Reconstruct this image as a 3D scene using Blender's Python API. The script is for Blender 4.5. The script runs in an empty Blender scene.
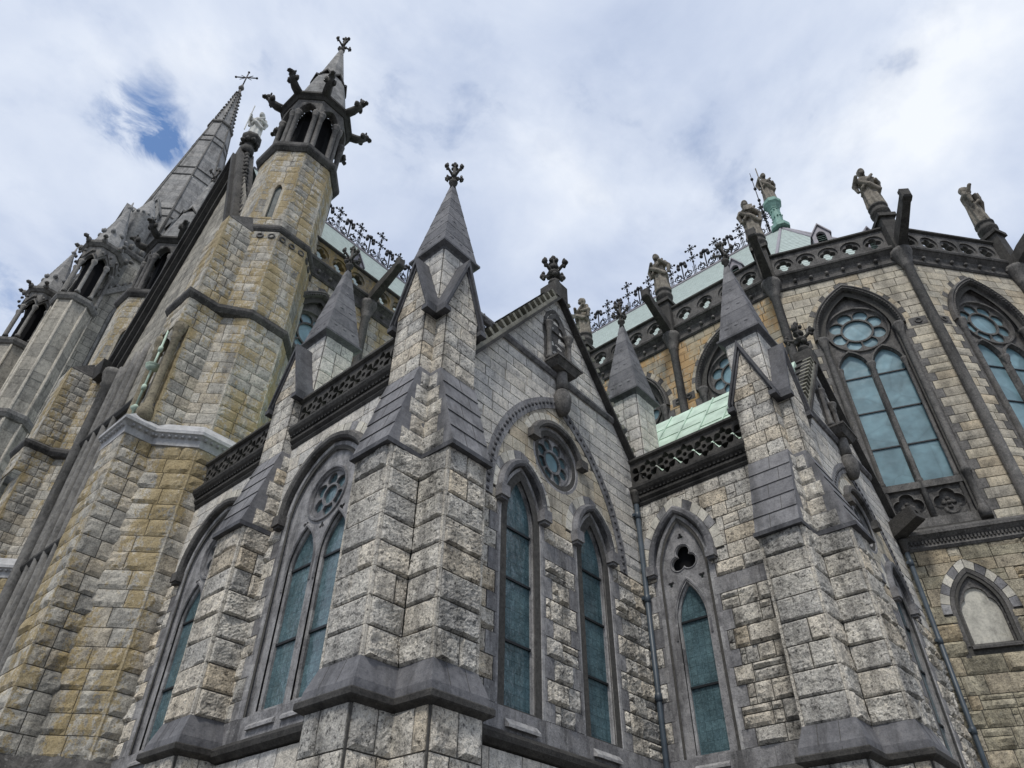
import bpy, math, random
from mathutils import Vector, Matrix, noise
from mathutils.geometry import tessellate_polygon

R = math.radians
S = bpy.context.scene
COL = S.collection
rnd = random.Random(11)

# ------------------------------------------------------------------ camera
F_PX, PITCH, ROLL, YAW = 730.0, R(40.2), R(0.7), R(41.6)
cam = bpy.data.cameras.new("camera")
camo = bpy.data.objects.new("camera", cam); COL.objects.link(camo)
f0 = Vector((math.cos(YAW), math.sin(YAW), 0)); r0 = Vector((math.sin(YAW), -math.cos(YAW), 0)); zz = Vector((0, 0, 1))
Fw = f0 * math.cos(PITCH) + zz * math.sin(PITCH); U0 = -f0 * math.sin(PITCH) + zz * math.cos(PITCH)
rr = r0 * math.cos(ROLL) + U0 * math.sin(ROLL); uu = -r0 * math.sin(ROLL) + U0 * math.cos(ROLL)
M = Matrix((rr, uu, -Fw)).transposed().to_4x4(); M.translation = Vector((0, 0, 1.6))
camo.matrix_world = M
cam.sensor_width = 36; cam.lens = 36 * F_PX / 1024; cam.clip_end = 5000; cam.clip_start = 0.05
S.camera = camo

# ------------------------------------------------------------------ sun, sky, exposure
SUN_AZ, SUN_EL = R(203), R(58)
sd = bpy.data.lights.new("sun", 'SUN'); sd.energy = 1.5; sd.angle = R(10); sd.color = (1, .96, .9)
so = bpy.data.objects.new("sun", sd); COL.objects.link(so)
sv = Vector((math.cos(SUN_EL) * math.cos(SUN_AZ), math.cos(SUN_EL) * math.sin(SUN_AZ), math.sin(SUN_EL)))
so.rotation_euler = sv.to_track_quat('Z', 'Y').to_euler(); so.location = sv * 200
S.view_settings.view_transform = 'Standard'; S.view_settings.look = 'None'
S.view_settings.exposure = 0.76; S.view_settings.gamma = 1; S.view_settings.use_curve_mapping = False
W = bpy.data.worlds.new("World"); S.world = W; W.use_nodes = True
wn = W.node_tree.nodes; wl = W.node_tree.links; wn.clear()
def N(nodes, typ, **kw):
    n = nodes.new(typ)
    for k, v in kw.items():
        if k in n.inputs.keys(): n.inputs[k].default_value = v
        else: setattr(n, k, v)
    return n
def ramp(nodes, stops, interp='LINEAR'):
    r = nodes.new('ShaderNodeValToRGB'); cr = r.color_ramp; cr.interpolation = interp
    while len(cr.elements) > 1: cr.elements.remove(cr.elements[-1])
    for i, (p, c) in enumerate(stops):
        e = cr.elements[0] if i == 0 else cr.elements.new(p)
        e.position = p; e.color = tuple(c) + (1,) if len(c) == 3 else c
    return r
def math_n(nodes, links, op, a, b=None, clamp=False):
    m = nodes.new('ShaderNodeMath'); m.operation = op; m.use_clamp = clamp
    for i, x in enumerate((a, b)):
        if x is None: continue
        if isinstance(x, (int, float)): m.inputs[i].default_value = x
        else: links.new(x, m.inputs[i])
    return m.outputs[0]
sky = N(wn, 'ShaderNodeTexSky', sky_type='NISHITA', sun_disc=False, sun_elevation=SUN_EL, sun_rotation=R(90) - SUN_AZ, dust_density=0.0, ozone_density=4.0)
bg1 = N(wn, 'ShaderNodeBackground', Strength=0.11)
wl.new(sky.outputs[0], bg1.inputs[0])
tc = N(wn, 'ShaderNodeTexCoord')
sep = N(wn, 'ShaderNodeSeparateXYZ'); wl.new(tc.outputs['Generated'], sep.inputs[0])
zc = math_n(wn, wl, 'MAXIMUM', sep.outputs[2], 0.06)
cx_ = math_n(wn, wl, 'DIVIDE', sep.outputs[0], zc); cy_ = math_n(wn, wl, 'DIVIDE', sep.outputs[1], zc)
cmb = N(wn, 'ShaderNodeCombineXYZ'); wl.new(cx_, cmb.inputs[0]); wl.new(cy_, cmb.inputs[1])
n1 = N(wn, 'ShaderNodeTexNoise', Scale=3.2, Detail=10, Roughness=0.58, Distortion=0.2); wl.new(cmb.outputs[0], n1.inputs['Vector'])
n2 = N(wn, 'ShaderNodeTexNoise', Scale=1.9, Detail=9, Roughness=0.55, Distortion=.3); wl.new(cmb.outputs[0], n2.inputs['Vector'])
n3 = N(wn, 'ShaderNodeTexNoise', Scale=11, Detail=10, Roughness=0.62, Distortion=.5); wl.new(cmb.outputs[0], n3.inputs['Vector'])
def px_dir(x, y): return ((x - 512) / F_PX * rr - (y - 384) / F_PX * uu + Fw).normalized()
hole = None                                     # thinner places in the cloud deck, as directions of the sky
for (x, y, k, amp) in ((140, 122, 900, .42), (165, 147, 3000, .42), (128, 100, 260, .06), (5, 305, 220, .18), (715, 205, 110, .08), (650, 150, 60, .03)):
    d = px_dir(x, y)
    dt = N(wn, 'ShaderNodeVectorMath', operation='DOT_PRODUCT'); wl.new(tc.outputs['Generated'], dt.inputs[0]); dt.inputs[1].default_value = d
    g = math_n(wn, wl, 'MULTIPLY', math_n(wn, wl, 'EXPONENT', math_n(wn, wl, 'MULTIPLY', math_n(wn, wl, 'SUBTRACT', dt.outputs['Value'], 1.0), float(k))), amp)
    hole = g if hole is None else math_n(wn, wl, 'ADD', hole, g)
rag = ramp(wn, [(.36, (.15, .15, .15)), (.64, (1.55, 1.55, 1.55))]); wl.new(n3.outputs[0], rag.inputs[0]); hole = math_n(wn, wl, 'MULTIPLY', hole, rag.outputs[0])
cov = math_n(wn, wl, 'SUBTRACT', math_n(wn, wl, 'ADD', math_n(wn, wl, 'ADD', math_n(wn, wl, 'MULTIPLY', n1.outputs[0], 1.3), math_n(wn, wl, 'MULTIPLY', n3.outputs[0], .36)), -.17), hole)
cr_ = ramp(wn, [(0.18, (0, 0, 0)), (0.36, (.42, .42, .42)), (0.50, (.86, .86, .86)), (.63, (1, 1, 1))]); wl.new(cov, cr_.inputs[0])
cc = ramp(wn, [(0.30, (.37, .44, .595)), (0.43, (.49, .555, .69)), (0.56, (.61, .665, .77)), (0.68, (.75, .785, .84))]); wl.new(n2.outputs[0], cc.inputs[0])
bg2 = N(wn, 'ShaderNodeBackground', Strength=.72); wl.new(cc.outputs[0], bg2.inputs[0])
mx = N(wn, 'ShaderNodeMixShader'); wl.new(cr_.outputs[0], mx.inputs[0]); wl.new(bg1.outputs[0], mx.inputs[1]); wl.new(bg2.outputs[0], mx.inputs[2])
wo = N(wn, 'ShaderNodeOutputWorld'); wl.new(mx.outputs[0], wo.inputs[0])

# ------------------------------------------------------------------ materials
def new_mat(name):
    m = bpy.data.materials.new(name); m.use_nodes = True; m.node_tree.nodes.clear(); return m, m.node_tree.nodes, m.node_tree.links
def mixc(n, l, mode, fac, a, b):
    x = n.new('ShaderNodeMix'); x.data_type = 'RGBA'; x.blend_type = mode
    for i, v in ((0, fac), (6, a), (7, b)):
        if isinstance(v, (int, float)): x.inputs[i].default_value = v
        elif isinstance(v, tuple): x.inputs[i].default_value = v + (1,)
        else: l.new(v, x.inputs[i])
    return x.outputs[2]
def stone(name, palette, speck=.5, fine=55, lichen=0.0, lich_col=(.30, .19, .05), stain=.45, rough=.88, bump=.5, bscale=28, grey_lich=.25, spots=.0, lcol=(.42, .42, .38)):
    m, n, l = new_mat(name)
    t = N(n, 'ShaderNodeTexCoord'); P = t.outputs['Object']
    at = N(n, 'ShaderNodeAttribute', attribute_name='tint')
    k = len(palette)
    pr = ramp(n, [(i / max(1, k - 1), c) for i, c in enumerate(palette)]); l.new(at.outputs['Fac'], pr.inputs[0])
    c = pr.outputs[0]
    nf = N(n, 'ShaderNodeTexNoise', Scale=fine, Detail=4, Roughness=.7); l.new(P, nf.inputs['Vector'])
    rf = ramp(n, [(.33, (1 - speck,) * 3), (.50, (1, 1, 1)), (.72, (1.0 + .25 * speck,) * 3)]); l.new(nf.outputs[0], rf.inputs[0])
    c = mixc(n, l, 'MULTIPLY', 1.0, c, rf.outputs[0])
    nm = N(n, 'ShaderNodeTexNoise', Scale=4.5, Detail=6, Roughness=.65); l.new(P, nm.inputs['Vector'])
    rm = ramp(n, [(.30, (1 - stain * .8, 1 - stain * .8, 1 - stain * .78)), (.55, (1, 1, 1)), (.75, (1.12, 1.1, 1.06))]); l.new(nm.outputs[0], rm.inputs[0])
    c = mixc(n, l, 'MULTIPLY', 1.0, c, rm.outputs[0])
    mp = N(n, 'ShaderNodeMapping'); mp.inputs['Scale'].default_value = (1.3, 1.3, .28); l.new(P, mp.inputs[0])
    ns = N(n, 'ShaderNodeTexNoise', Scale=1.6, Detail=6, Roughness=.7); l.new(mp.outputs[0], ns.inputs['Vector'])
    rs = ramp(n, [(.36, (1 - stain,) * 3), (.52, (1, 1, 1))]); l.new(ns.outputs[0], rs.inputs[0])
    c = mixc(n, l, 'MULTIPLY', 1.0, c, rs.outputs[0])
    if spots:
        nq = N(n, 'ShaderNodeTexNoise', Scale=17, Detail=6, Roughness=.75); l.new(P, nq.inputs['Vector'])
        rq = ramp(n, [(.36, (1 - spots,) * 3), (.47, (1, 1, 1)), (.62, (1.08, 1.07, 1.05))]); l.new(nq.outputs[0], rq.inputs[0])
        c = mixc(n, l, 'MULTIPLY', 1.0, c, rq.outputs[0])
    if grey_lich:
        ng = N(n, 'ShaderNodeTexNoise', Scale=13, Detail=5, Roughness=.7); l.new(P, ng.inputs['Vector'])
        rg = ramp(n, [(.60, (0, 0, 0)), (.68, (grey_lich,) * 3)]); l.new(ng.outputs[0], rg.inputs[0])
        c = mixc(n, l, 'MIX', rg.outputs[0], c, lcol)
    if lichen > 0:
        a = N(n, 'ShaderNodeTexNoise', Scale=1.3, Detail=5, Roughness=.65); l.new(mp.outputs[0], a.inputs['Vector'])
        b = N(n, 'ShaderNodeTexNoise', Scale=11, Detail=8, Roughness=.8); l.new(P, b.inputs['Vector'])
        s = math_n(n, l, 'ADD', math_n(n, l, 'MULTIPLY', a.outputs[0], 1.1), math_n(n, l, 'MULTIPLY', b.outputs[0], .8))
        s = math_n(n, l, 'ADD', s, math_n(n, l, 'MULTIPLY', math_n(n, l, 'SUBTRACT', at.outputs['Fac'], .5), .10))
        rl = ramp(n, [(1.16 - .32 * lichen, (0, 0, 0)), (1.42 - .32 * lichen, (.72, .72, .72))]); l.new(s, rl.inputs[0])
        c = mixc(n, l, 'MIX', rl.outputs[0], c, mixc(n, l, 'MULTIPLY', 1.0, lich_col, rf.outputs[0]))
    bs = N(n, 'ShaderNodeBsdfPrincipled', Roughness=rough); bs.inputs['Specular IOR Level'].default_value = .3
    l.new(c, bs.inputs['Base Color'])
    nb = N(n, 'ShaderNodeTexNoise', Scale=bscale, Detail=8, Roughness=.68); l.new(P, nb.inputs['Vector'])
    bp = N(n, 'ShaderNodeBump', Strength=bump, Distance=.03); l.new(nb.outputs[0], bp.inputs['Height']); l.new(bp.outputs[0], bs.inputs['Normal'])
    o = N(n, 'ShaderNodeOutputMaterial'); l.new(bs.outputs[0], o.inputs[0])
    return m
def plain(name, col, rough=.6, metal=0.0, var=.2, scale=8, bump=.1, spec=.4):
    m, n, l = new_mat(name); t = N(n, 'ShaderNodeTexCoord')
    nz = N(n, 'ShaderNodeTexNoise', Scale=scale, Detail=6, Roughness=.65); l.new(t.outputs['Object'], nz.inputs['Vector'])
    rp = ramp(n, [(.3, tuple(x * (1 - var) for x in col)), (.7, tuple(min(1, x * (1 + var)) for x in col))]); l.new(nz.outputs[0], rp.inputs[0])
    bs = N(n, 'ShaderNodeBsdfPrincipled', Roughness=rough, Metallic=metal); bs.inputs['Specular IOR Level'].default_value = spec
    l.new(rp.outputs[0], bs.inputs['Base Color'])
    bp = N(n, 'ShaderNodeBump', Strength=bump, Distance=.02); l.new(nz.outputs[0], bp.inputs['Height']); l.new(bp.outputs[0], bs.inputs['Normal'])
    o = N(n, 'ShaderNodeOutputMaterial'); l.new(bs.outputs[0], o.inputs[0]); return m
def glass_mat(name, base, lead, rough, spec, pat=9.0, var=.35):
    m, n, l = new_mat(name); t = N(n, 'ShaderNodeTexCoord')
    vo = N(n, 'ShaderNodeTexVoronoi', feature='DISTANCE_TO_EDGE', Scale=pat); l.new(t.outputs['Object'], vo.inputs['Vector'])
    vc = N(n, 'ShaderNodeTexVoronoi', Scale=pat); l.new(t.outputs['Object'], vc.inputs['Vector'])
    hs = N(n, 'ShaderNodeSeparateColor'); l.new(vc.outputs['Color'], hs.inputs[0])
    rp = ramp(n, [(0, tuple(x * (1 - var) for x in base)), (1, tuple(x * (1 + var) for x in base))]); l.new(hs.outputs[0], rp.inputs[0])
    re = ramp(n, [(.02, (lead,) * 3), (.06, (1, 1, 1))]); l.new(vo.outputs['Distance'], re.inputs[0])
    c = mixc(n, l, 'MULTIPLY', 1.0, rp.outputs[0], re.outputs[0])
    if pat > 5:
        sp = N(n, 'ShaderNodeSeparateXYZ'); l.new(t.outputs['Object'], sp.inputs[0]); cb = N(n, 'ShaderNodeCombineXYZ'); l.new(sp.outputs[0], cb.inputs[0]); l.new(sp.outputs[2], cb.inputs[1])
        bk = N(n, 'ShaderNodeTexBrick', Scale=1.0); bk.inputs['Color1'].default_value = (.72, .72, .72, 1); bk.inputs['Color2'].default_value = (1.2, 1.15, 1.1, 1); bk.inputs['Mortar'].default_value = (.22, .22, .22, 1)
        bk.inputs['Mortar Size'].default_value = .0045; bk.inputs['Brick Width'].default_value = .115; bk.inputs['Row Height'].default_value = .15; bk.offset = 0.0
        l.new(cb.outputs[0], bk.inputs['Vector']); c = mixc(n, l, 'MULTIPLY', .5, c, bk.outputs['Color'])
    nz = N(n, 'ShaderNodeTexNoise', Scale=2.2, Detail=5); l.new(t.outputs['Object'], nz.inputs['Vector'])
    rz = ramp(n, [(.35, (.7,) * 3), (.65, (1.15,) * 3)]); l.new(nz.outputs[0], rz.inputs[0])
    c = mixc(n, l, 'MULTIPLY', 1.0, c, rz.outputs[0])
    bs = N(n, 'ShaderNodeBsdfPrincipled', Roughness=rough); bs.inputs['Specular IOR Level'].default_value = spec
    l.new(c, bs.inputs['Base Color'])
    nb = N(n, 'ShaderNodeTexNoise', Scale=7 if pat > 5 else 2.5, Detail=2); l.new(t.outputs['Object'], nb.inputs['Vector'])
    bp = N(n, 'ShaderNodeBump', Strength=.5, Distance=.03); l.new(nb.outputs[0], bp.inputs['Height']); l.new(bp.outputs[0], bs.inputs['Normal'])
    o = N(n, 'ShaderNodeOutputMaterial'); l.new(bs.outputs[0], o.inputs[0]); return m

GRAN = [(.50, .485, .45), (.63, .60, .54), (.72, .685, .61), (.69, .63, .53), (.78, .735, .645), (.72, .62, .47)]
MT = dict(
    granite=stone('granite_rockfaced', GRAN, speck=.55, fine=42, stain=.55, bump=1.4, bscale=24, spots=.85, grey_lich=.5, lcol=(.66, .65, .61)),
    granite_up=stone('granite_upper', [(.55, .535, .505), (.63, .61, .57), (.71, .68, .62), (.67, .625, .545)], speck=.5, fine=60, stain=.34, bump=.9, spots=.45, lcol=(.6, .59, .56)),
    lichen=stone('granite_lichen', [(.38, .365, .325), (.49, .465, .405), (.57, .535, .46), (.50, .44, .34), (.55, .51, .43)], speck=.5, fine=40, lichen=.66, lich_col=(.34, .255, .11), stain=.5, bump=.7, spots=.4),
    shaftlichen=stone('lichen_crusted_shaft', [(.20, .175, .12), (.24, .21, .15)], speck=.5, fine=20, lichen=.3, lich_col=(.26, .19, .08), stain=.5),
    voussoir=stone('cream_voussoirs', [(.50, .475, .41), (.60, .57, .49), (.66, .63, .55)], speck=.3, fine=40, stain=.35, spots=.2),
    apselow=stone('granite_olive', [(.33, .30, .22), (.42, .38, .28), (.47, .43, .33), (.44, .36, .24), (.50, .46, .37)], speck=.5, fine=40, lichen=.35, lich_col=(.24, .20, .08), stain=.55, bump=1.0, spots=.6),
    apse=stone('granite_cream', [(.40, .37, .31), (.50, .455, .37), (.56, .515, .415), (.52, .44, .32), (.58, .53, .42)], speck=.45, fine=45, lichen=.10, stain=.4, bump=.6, spots=.3),
    choir=stone('granite_ochre', [(.36, .33, .26), (.46, .40, .29), (.48, .37, .22), (.50, .44, .33)], speck=.4, fine=45, lichen=.70, lich_col=(.48, .29, .12), stain=.35),
    dark=stone('dark_limestone', [(.12, .12, .126), (.19, .188, .195), (.265, .26, .263), (.38, .375, .372)], speck=.3, fine=45, stain=.6, rough=.72, bump=.45, bscale=24, grey_lich=.4, spots=.35, lcol=(.48, .48, .46)),
    trim=stone('weathered_trim', [(.05, .048, .045), (.078, .074, .068), (.12, .114, .104)], speck=.4, fine=25, stain=.5, rough=.82, bump=.55, spots=.3, lichen=.2, lich_col=(.13, .12, .06), grey_lich=.08),
    trimgrey=stone('apse_trim', [(.085, .081, .077), (.14, .134, .127), (.21, .20, .187)], speck=.4, fine=25, stain=.55, rough=.8, bump=.6, grey_lich=.35, spots=.35, lcol=(.36, .355, .33)),
    pale=stone('pale_cornice', [(.36, .36, .36), (.46, .46, .46)], speck=.2, fine=25, stain=.3, rough=.8, bump=.2),
    spire=stone('spire_ashlar', [(.24, .24, .235), (.295, .29, .28), (.35, .342, .325)], speck=.3, fine=8, stain=.45, bump=.3, bscale=6, grey_lich=.1),
    towertrim=stone('tower_trim', [(.14, .135, .128), (.20, .193, .18), (.26, .25, .23)], speck=.3, fine=10, stain=.5, bump=.4, bscale=8, spots=.2),
    farstone=stone('tower_ashlar', [(.26, .245, .21), (.34, .32, .27), (.41, .38, .32)], speck=.35, fine=10, stain=.45, bump=.4, bscale=6, lichen=.05),
    cope=stone('lichened_coping', [(.17, .165, .135), (.22, .215, .17), (.27, .26, .215)], speck=.35, fine=25, lichen=.45, lich_col=(.20, .19, .09), stain=.45, bump=.5, spots=.3),
    cap=stone('slate_grey_limestone', [(.085, .086, .094), (.125, .125, .134), (.165, .164, .172), (.225, .223, .23)], speck=.22, fine=40, stain=.5, rough=.68, bump=.35, bscale=22, grey_lich=.15, spots=.15),
    ochretrim=stone('ochre_stained_trim', [(.15, .135, .105), (.20, .18, .14), (.24, .215, .165)], speck=.35, fine=25, lichen=.7, lich_col=(.26, .185, .07), stain=.5, bump=.5, spots=.3),
    statue=stone('statue_stone', [(.25, .225, .185), (.36, .325, .265)], speck=.5, fine=14, lichen=.2, lich_col=(.24, .15, .07), stain=.6, bump=.6, bscale=16),
    white=stone('white_statue_stone', [(.62, .62, .58), (.68, .68, .64)], speck=.2, fine=14, stain=.35, bump=.3, bscale=16, grey_lich=0),
    mortar=plain('mortar', (.075, .072, .066), .95, 0, .35, 20, .3, .2),
    infill=stone('painted_infill', [(.52, .50, .43), (.56, .54, .47)], speck=.25, fine=20, stain=.4, bump=.2, grey_lich=0),
    copper=plain('verdigris_copper', (.45, .565, .465), .75, 0, .28, 1.9, .12),
    coppergreen=plain('verdigris_bronze', (.19, .33, .28), .7, 0, .35, 9, .1),
    slate=plain('pale_green_slate', (.37, .435, .41), .75, 0, .18, 5, .25),
    lead=plain('lead_flashing', (.25, .235, .26), .6, 0, .2, 4, .1),
    iron=plain('wrought_iron', (.022, .022, .026), .6, .3, .3, 20, .1),
    pipe=plain('painted_cast_iron', (.045, .06, .075), .45, 0, .25, 6, .05),
    bar=plain('glazing_bar', (.02, .022, .025), .5, .2, .2, 20, .0),
    glass=glass_mat('leaded_glass', (.095, .158, .178), .6, .14, .6, 30, .2),
    slitglass=glass_mat('slit_glazing', (.07, .09, .09), .8, .6, .25, 8, .2),
    glassapse=glass_mat('pale_storm_glazing', (.16, .265, .30), .9, .3, .5, 1.2, .14),
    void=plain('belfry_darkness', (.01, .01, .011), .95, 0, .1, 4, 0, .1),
    paving=plain('tarmac_paving', (.12, .118, .112), .92, 0, .3, 3, .2),
)

# ------------------------------------------------------------------ mesh building
class Fr:                                           # a frame: u along the wall, v up, w outwards
    def __init__(s, o, u, n=None):
        s.o = Vector(o); s.u = Vector(u).normalized(); s.z = Vector((0, 0, 1)); s.n = Vector(n) if n is not None else s.u.cross(s.z)
    def __call__(s, u, v, w=0.0): return s.o + s.u * u + s.z * v + s.n * w
STD = Fr((0, 0, 0), (1, 0, 0))                      # looks along +Y, outward is -Y
class MB:
    def __init__(s): s.v = []; s.f = []; s.m = []; s.t = []; s.tint = None; s.mi = 0; s.sm = []
    def poly(s, pts, smooth=False):
        k = len(s.v); s.v.extend(tuple(p) for p in pts); s.face(range(k, k + len(pts)), smooth)
    def face(s, idx, smooth=False):
        s.f.append(tuple(idx)); s.m.append(s.mi); s.t.append(s.tint if s.tint is not None else .5); s.sm.append(smooth)
    def hexa(s, p):                                  # 8 points: bottom 4 ccw, top 4 ccw
        k = len(s.v); s.v.extend(tuple(q) for q in p)
        for q in ((3, 2, 1, 0), (4, 5, 6, 7), (0, 1, 5, 4), (1, 2, 6, 5), (2, 3, 7, 6), (3, 0, 4, 7)): s.face([k + i for i in q])
    def box(s, F, u0, u1, v0, v1, w0, w1):
        s.hexa([F(u0, v0, w1), F(u1, v0, w1), F(u1, v0, w0), F(u0, v0, w0), F(u0, v1, w1), F(u1, v1, w1), F(u1, v1, w0), F(u0, v1, w0)])
    def prism(s, F, loop, w0, w1):                   # extrude 2d loop (convex ok) between depths
        k = len(s.v); n = len(loop)
        s.v.extend(tuple(F(a, b, w1)) for a, b in loop); s.v.extend(tuple(F(a, b, w0)) for a, b in loop)
        s.face(range(k, k + n)); s.face(reversed(range(k + n, k + 2 * n)))
        for i in range(n): j = (i + 1) % n; s.face((k + i, k + n + i, k + n + j, k + j))
    def plate(s, F, outer, holes, w0, w1, back=False):
        loops = [outer] + holes
        tris = tessellate_polygon([[Vector((a, b, 0)) for a, b in lp] for lp in loops])
        flat = [p for lp in loops for p in lp]
        k = len(s.v); s.v.extend(tuple(F(a, b, w1)) for a, b in flat)
        for t in tris: s.face([k + i for i in t])
        if back:
            k2 = len(s.v); s.v.extend(tuple(F(a, b, w0)) for a, b in flat)
            for t in tris: s.face([k2 + i for i in reversed(t)])
        for lp in loops:
            n = len(lp); a = len(s.v)
            s.v.extend(tuple(F(x, y, w1)) for x, y in lp); s.v.extend(tuple(F(x, y, w0)) for x, y in lp)
            for i in range(n): j = (i + 1) % n; s.face((a + i, a + n + i, a + n + j, a + j))
    def rings(s, rows, closed=True, smooth=False, cap0=False, cap1=False):   # rows of equal length points
        k = len(s.v); n = len(rows[0])
        for r_ in rows: s.v.extend(tuple(p) for p in r_)
        for a in range(len(rows) - 1):
            for i in range(n if closed else n - 1):
                j = (i + 1) % n; s.face((k + a * n + i, k + a * n + j, k + (a + 1) * n + j, k + (a + 1) * n + i), smooth)
        if cap0: s.face(reversed(range(k, k + n)))
        if cap1: s.face(range(k + (len(rows) - 1) * n, k + len(rows) * n))
    def lathe(s, c, prof, n=12, smooth=True, rot=0.0):  # prof: (radius, z)
        c = Vector(c)
        s.rings([[c + Vector((r_ * math.cos(rot + 2 * math.pi * i / n), r_ * math.sin(rot + 2 * math.pi * i / n), z)) for i in range(n)] for r_, z in prof], True, smooth, True, True)
    def tube(s, pts, r_, n=6, smooth=True):
        pts = [Vector(p) for p in pts]; rows = []
        rs = r_ if isinstance(r_, (list, tuple)) else [r_] * len(pts)
        for i, p in enumerate(pts):
            d = (pts[min(i + 1, len(pts) - 1)] - pts[max(i - 1, 0)]).normalized()
            a = d.orthogonal().normalized() if abs(d.z) > .95 or abs(d.z) < 1e-6 and False else (Vector((0, 0, 1)).cross(d).normalized() if abs(d.z) < .95 else Vector((1, 0, 0)))
            b = d.cross(a).normalized(); a = b.cross(d)
            rows.append([p + (a * math.cos(2 * math.pi * k / n) + b * math.sin(2 * math.pi * k / n)) * rs[i] for k in range(n)])
        s.rings(rows, True, smooth, True, True)
    def blob(s, c, rad, n=8, m=6, rough=.18, rot=None):
        c = Vector(c); sd_ = rnd.random() * 50; rows = []
        for j in range(1, m):
            th = math.pi * j / m; row = []
            for i in range(n):
                ph = 2 * math.pi * i / n
                d = Vector((math.sin(th) * math.cos(ph), math.sin(th) * math.sin(ph), math.cos(th)))
                q = 1 + rough * noise.noise(d * 2.1 + Vector((sd_, 0, 0)))
                p = Vector((d.x * rad[0], d.y * rad[1], d.z * rad[2])) * q
                row.append(c + (rot @ p if rot else p))
            rows.append(row)
        s.rings(rows, True, True, True, True)
    def build(s, name, mats, parent=None, loc=(0, 0, 0), rz=0.0, label=None):
        me = bpy.data.meshes.new(name); me.from_pydata(s.v, [], s.f)
        if not isinstance(mats, (list, tuple)): mats = [mats]
        for m_ in mats: me.materials.append(MT[m_] if isinstance(m_, str) else m_)
        me.polygons.foreach_set('material_index', s.m); me.polygons.foreach_set('use_smooth', s.sm)
        a = me.attributes.new('tint', 'FLOAT', 'FACE'); a.data.foreach_set('value', s.t)
        me.update()
        o = bpy.data.objects.new(name, me); COL.objects.link(o)
        o.location = loc; o.rotation_euler = (0, 0, rz)
        if parent is not None: o.parent = parent
        if label: o['label'] = label
        return o
def copy_tree(o, parent=None, loc=None, rz=None):
    c = o.copy(); COL.objects.link(c); c.parent = parent if parent is not None else o.parent
    if loc is not None: c.location = loc
    if rz is not None: c.rotation_euler = (0, 0, rz)
    for ch in [x for x in o.children]: copy_tree(ch, c)
    return c

# --- polygons
def clip_half(P, a, b, keep_left=True):              # convex P against line a->b
    out = []; dx, dy = b[0] - a[0], b[1] - a[1]; sg = 1 if keep_left else -1
    def sdf(p): return sg * (dx * (p[1] - a[1]) - dy * (p[0] - a[0]))
    for i in range(len(P)):
        p, q = P[i], P[(i + 1) % len(P)]; sp, sq = sdf(p), sdf(q)
        if sp >= 0: out.append(p)
        if (sp > 1e-9 and sq < -1e-9) or (sp < -1e-9 and sq > 1e-9):
            t = sp / (sp - sq); out.append((p[0] + (q[0] - p[0]) * t, p[1] + (q[1] - p[1]) * t))
    return out
def area(P): return .5 * sum(P[i][0] * P[(i + 1) % len(P)][1] - P[(i + 1) % len(P)][0] * P[i][1] for i in range(len(P)))
def ccw(P): return P if area(P) > 0 else list(reversed(P))
def inter(P, Q):
    Q = ccw(Q)
    for i in range(len(Q)):
        P = clip_half(P, Q[i], Q[(i + 1) % len(Q)])
        if len(P) < 3: return []
    return P
def bbox(P): return min(p[0] for p in P), max(p[0] for p in P), min(p[1] for p in P), max(p[1] for p in P)
def diff(P, Q):
    a, b = bbox(P), bbox(Q)
    if a[1] <= b[0] or a[0] >= b[1] or a[3] <= b[2] or a[2] >= b[3]: return [P], False
    Q = ccw(Q); out = []; rest = P
    for i in range(len(Q)):
        o = clip_half(rest, Q[i], Q[(i + 1) % len(Q)], False)
        if len(o) > 2 and abs(area(o)) > 1e-5: out.append(o)
        rest = clip_half(rest, Q[i], Q[(i + 1) % len(Q)])
        if len(rest) < 3: return ([P], False) if len(out) == 1 and abs(abs(area(out[0])) - abs(area(P))) < 1e-6 else (out, True)
    return out, True
# --- arches.  half width a, spring v, apex height H above the spring
class Arch:
    def __init__(s, a, spring, H, n=9, c=0.0): s.a = a; s.sp = spring; s.H = H; s.n = n; s.c = c; s.R = (a * a + H * H) / (2 * a)
    def arc(s, d=0.0):
        r_ = s.R + d; e = s.R - s.a
        h = math.sqrt(max(r_ * r_ - e * e, 1e-6)); th = math.atan2(h, e)
        L = [(s.c + e - r_ * math.cos(th * i / s.n), s.sp + r_ * math.sin(th * i / s.n)) for i in range(s.n + 1)]
        return L + [(2 * s.c - x, y) for x, y in reversed(L[:-1])]
    def outline(s, d, bottom): # left bottom, up and over, right bottom
        bottom = min(bottom, s.sp - .05)
        return [(s.c - s.a - d, bottom)] + s.arc(d) + [(s.c + s.a + d, bottom)]
def foil(c, n, rc, rl, rot=0.0, m=72):
    out = []
    for i in range(m):
        th = 2 * math.pi * i / m; best = .02
        for k in range(n):
            a = rot + 2 * math.pi * k / n; dx, dy = rc * math.cos(a), rc * math.sin(a)
            b = dx * math.cos(th) + dy * math.sin(th); q = b * b - (rc * rc - rl * rl)
            if q > 0: best = max(best, b + math.sqrt(q))
        out.append((c[0] + best * math.cos(th), c[1] + best * math.sin(th)))
    return out
def petals(c, n, r0_, r1_, r2_, gap=.03, rot=0.0):
    out = []
    for k in range(n):
        a = rot + 2 * math.pi * k / n; h = math.pi / n; pts = []
        for q in range(5): t = a - (h - gap / r0_) + 2 * (h - gap / r0_) * q / 4; pts.append((r0_ * math.cos(t), r0_ * math.sin(t)))
        t1 = h - gap / r1_; cx = r1_ * math.cos(t1); hw_ = r1_ * math.sin(t1)
        for q in range(11):
            b = math.pi / 2 - math.pi * q / 10; x = cx + (r2_ - cx) * math.cos(b); y = hw_ * math.sin(b); pts.append((x * math.cos(a) - y * math.sin(a), x * math.sin(a) + y * math.cos(a)))
        out.append([(c[0] + x, c[1] + y) for x, y in pts])
    return out
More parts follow.
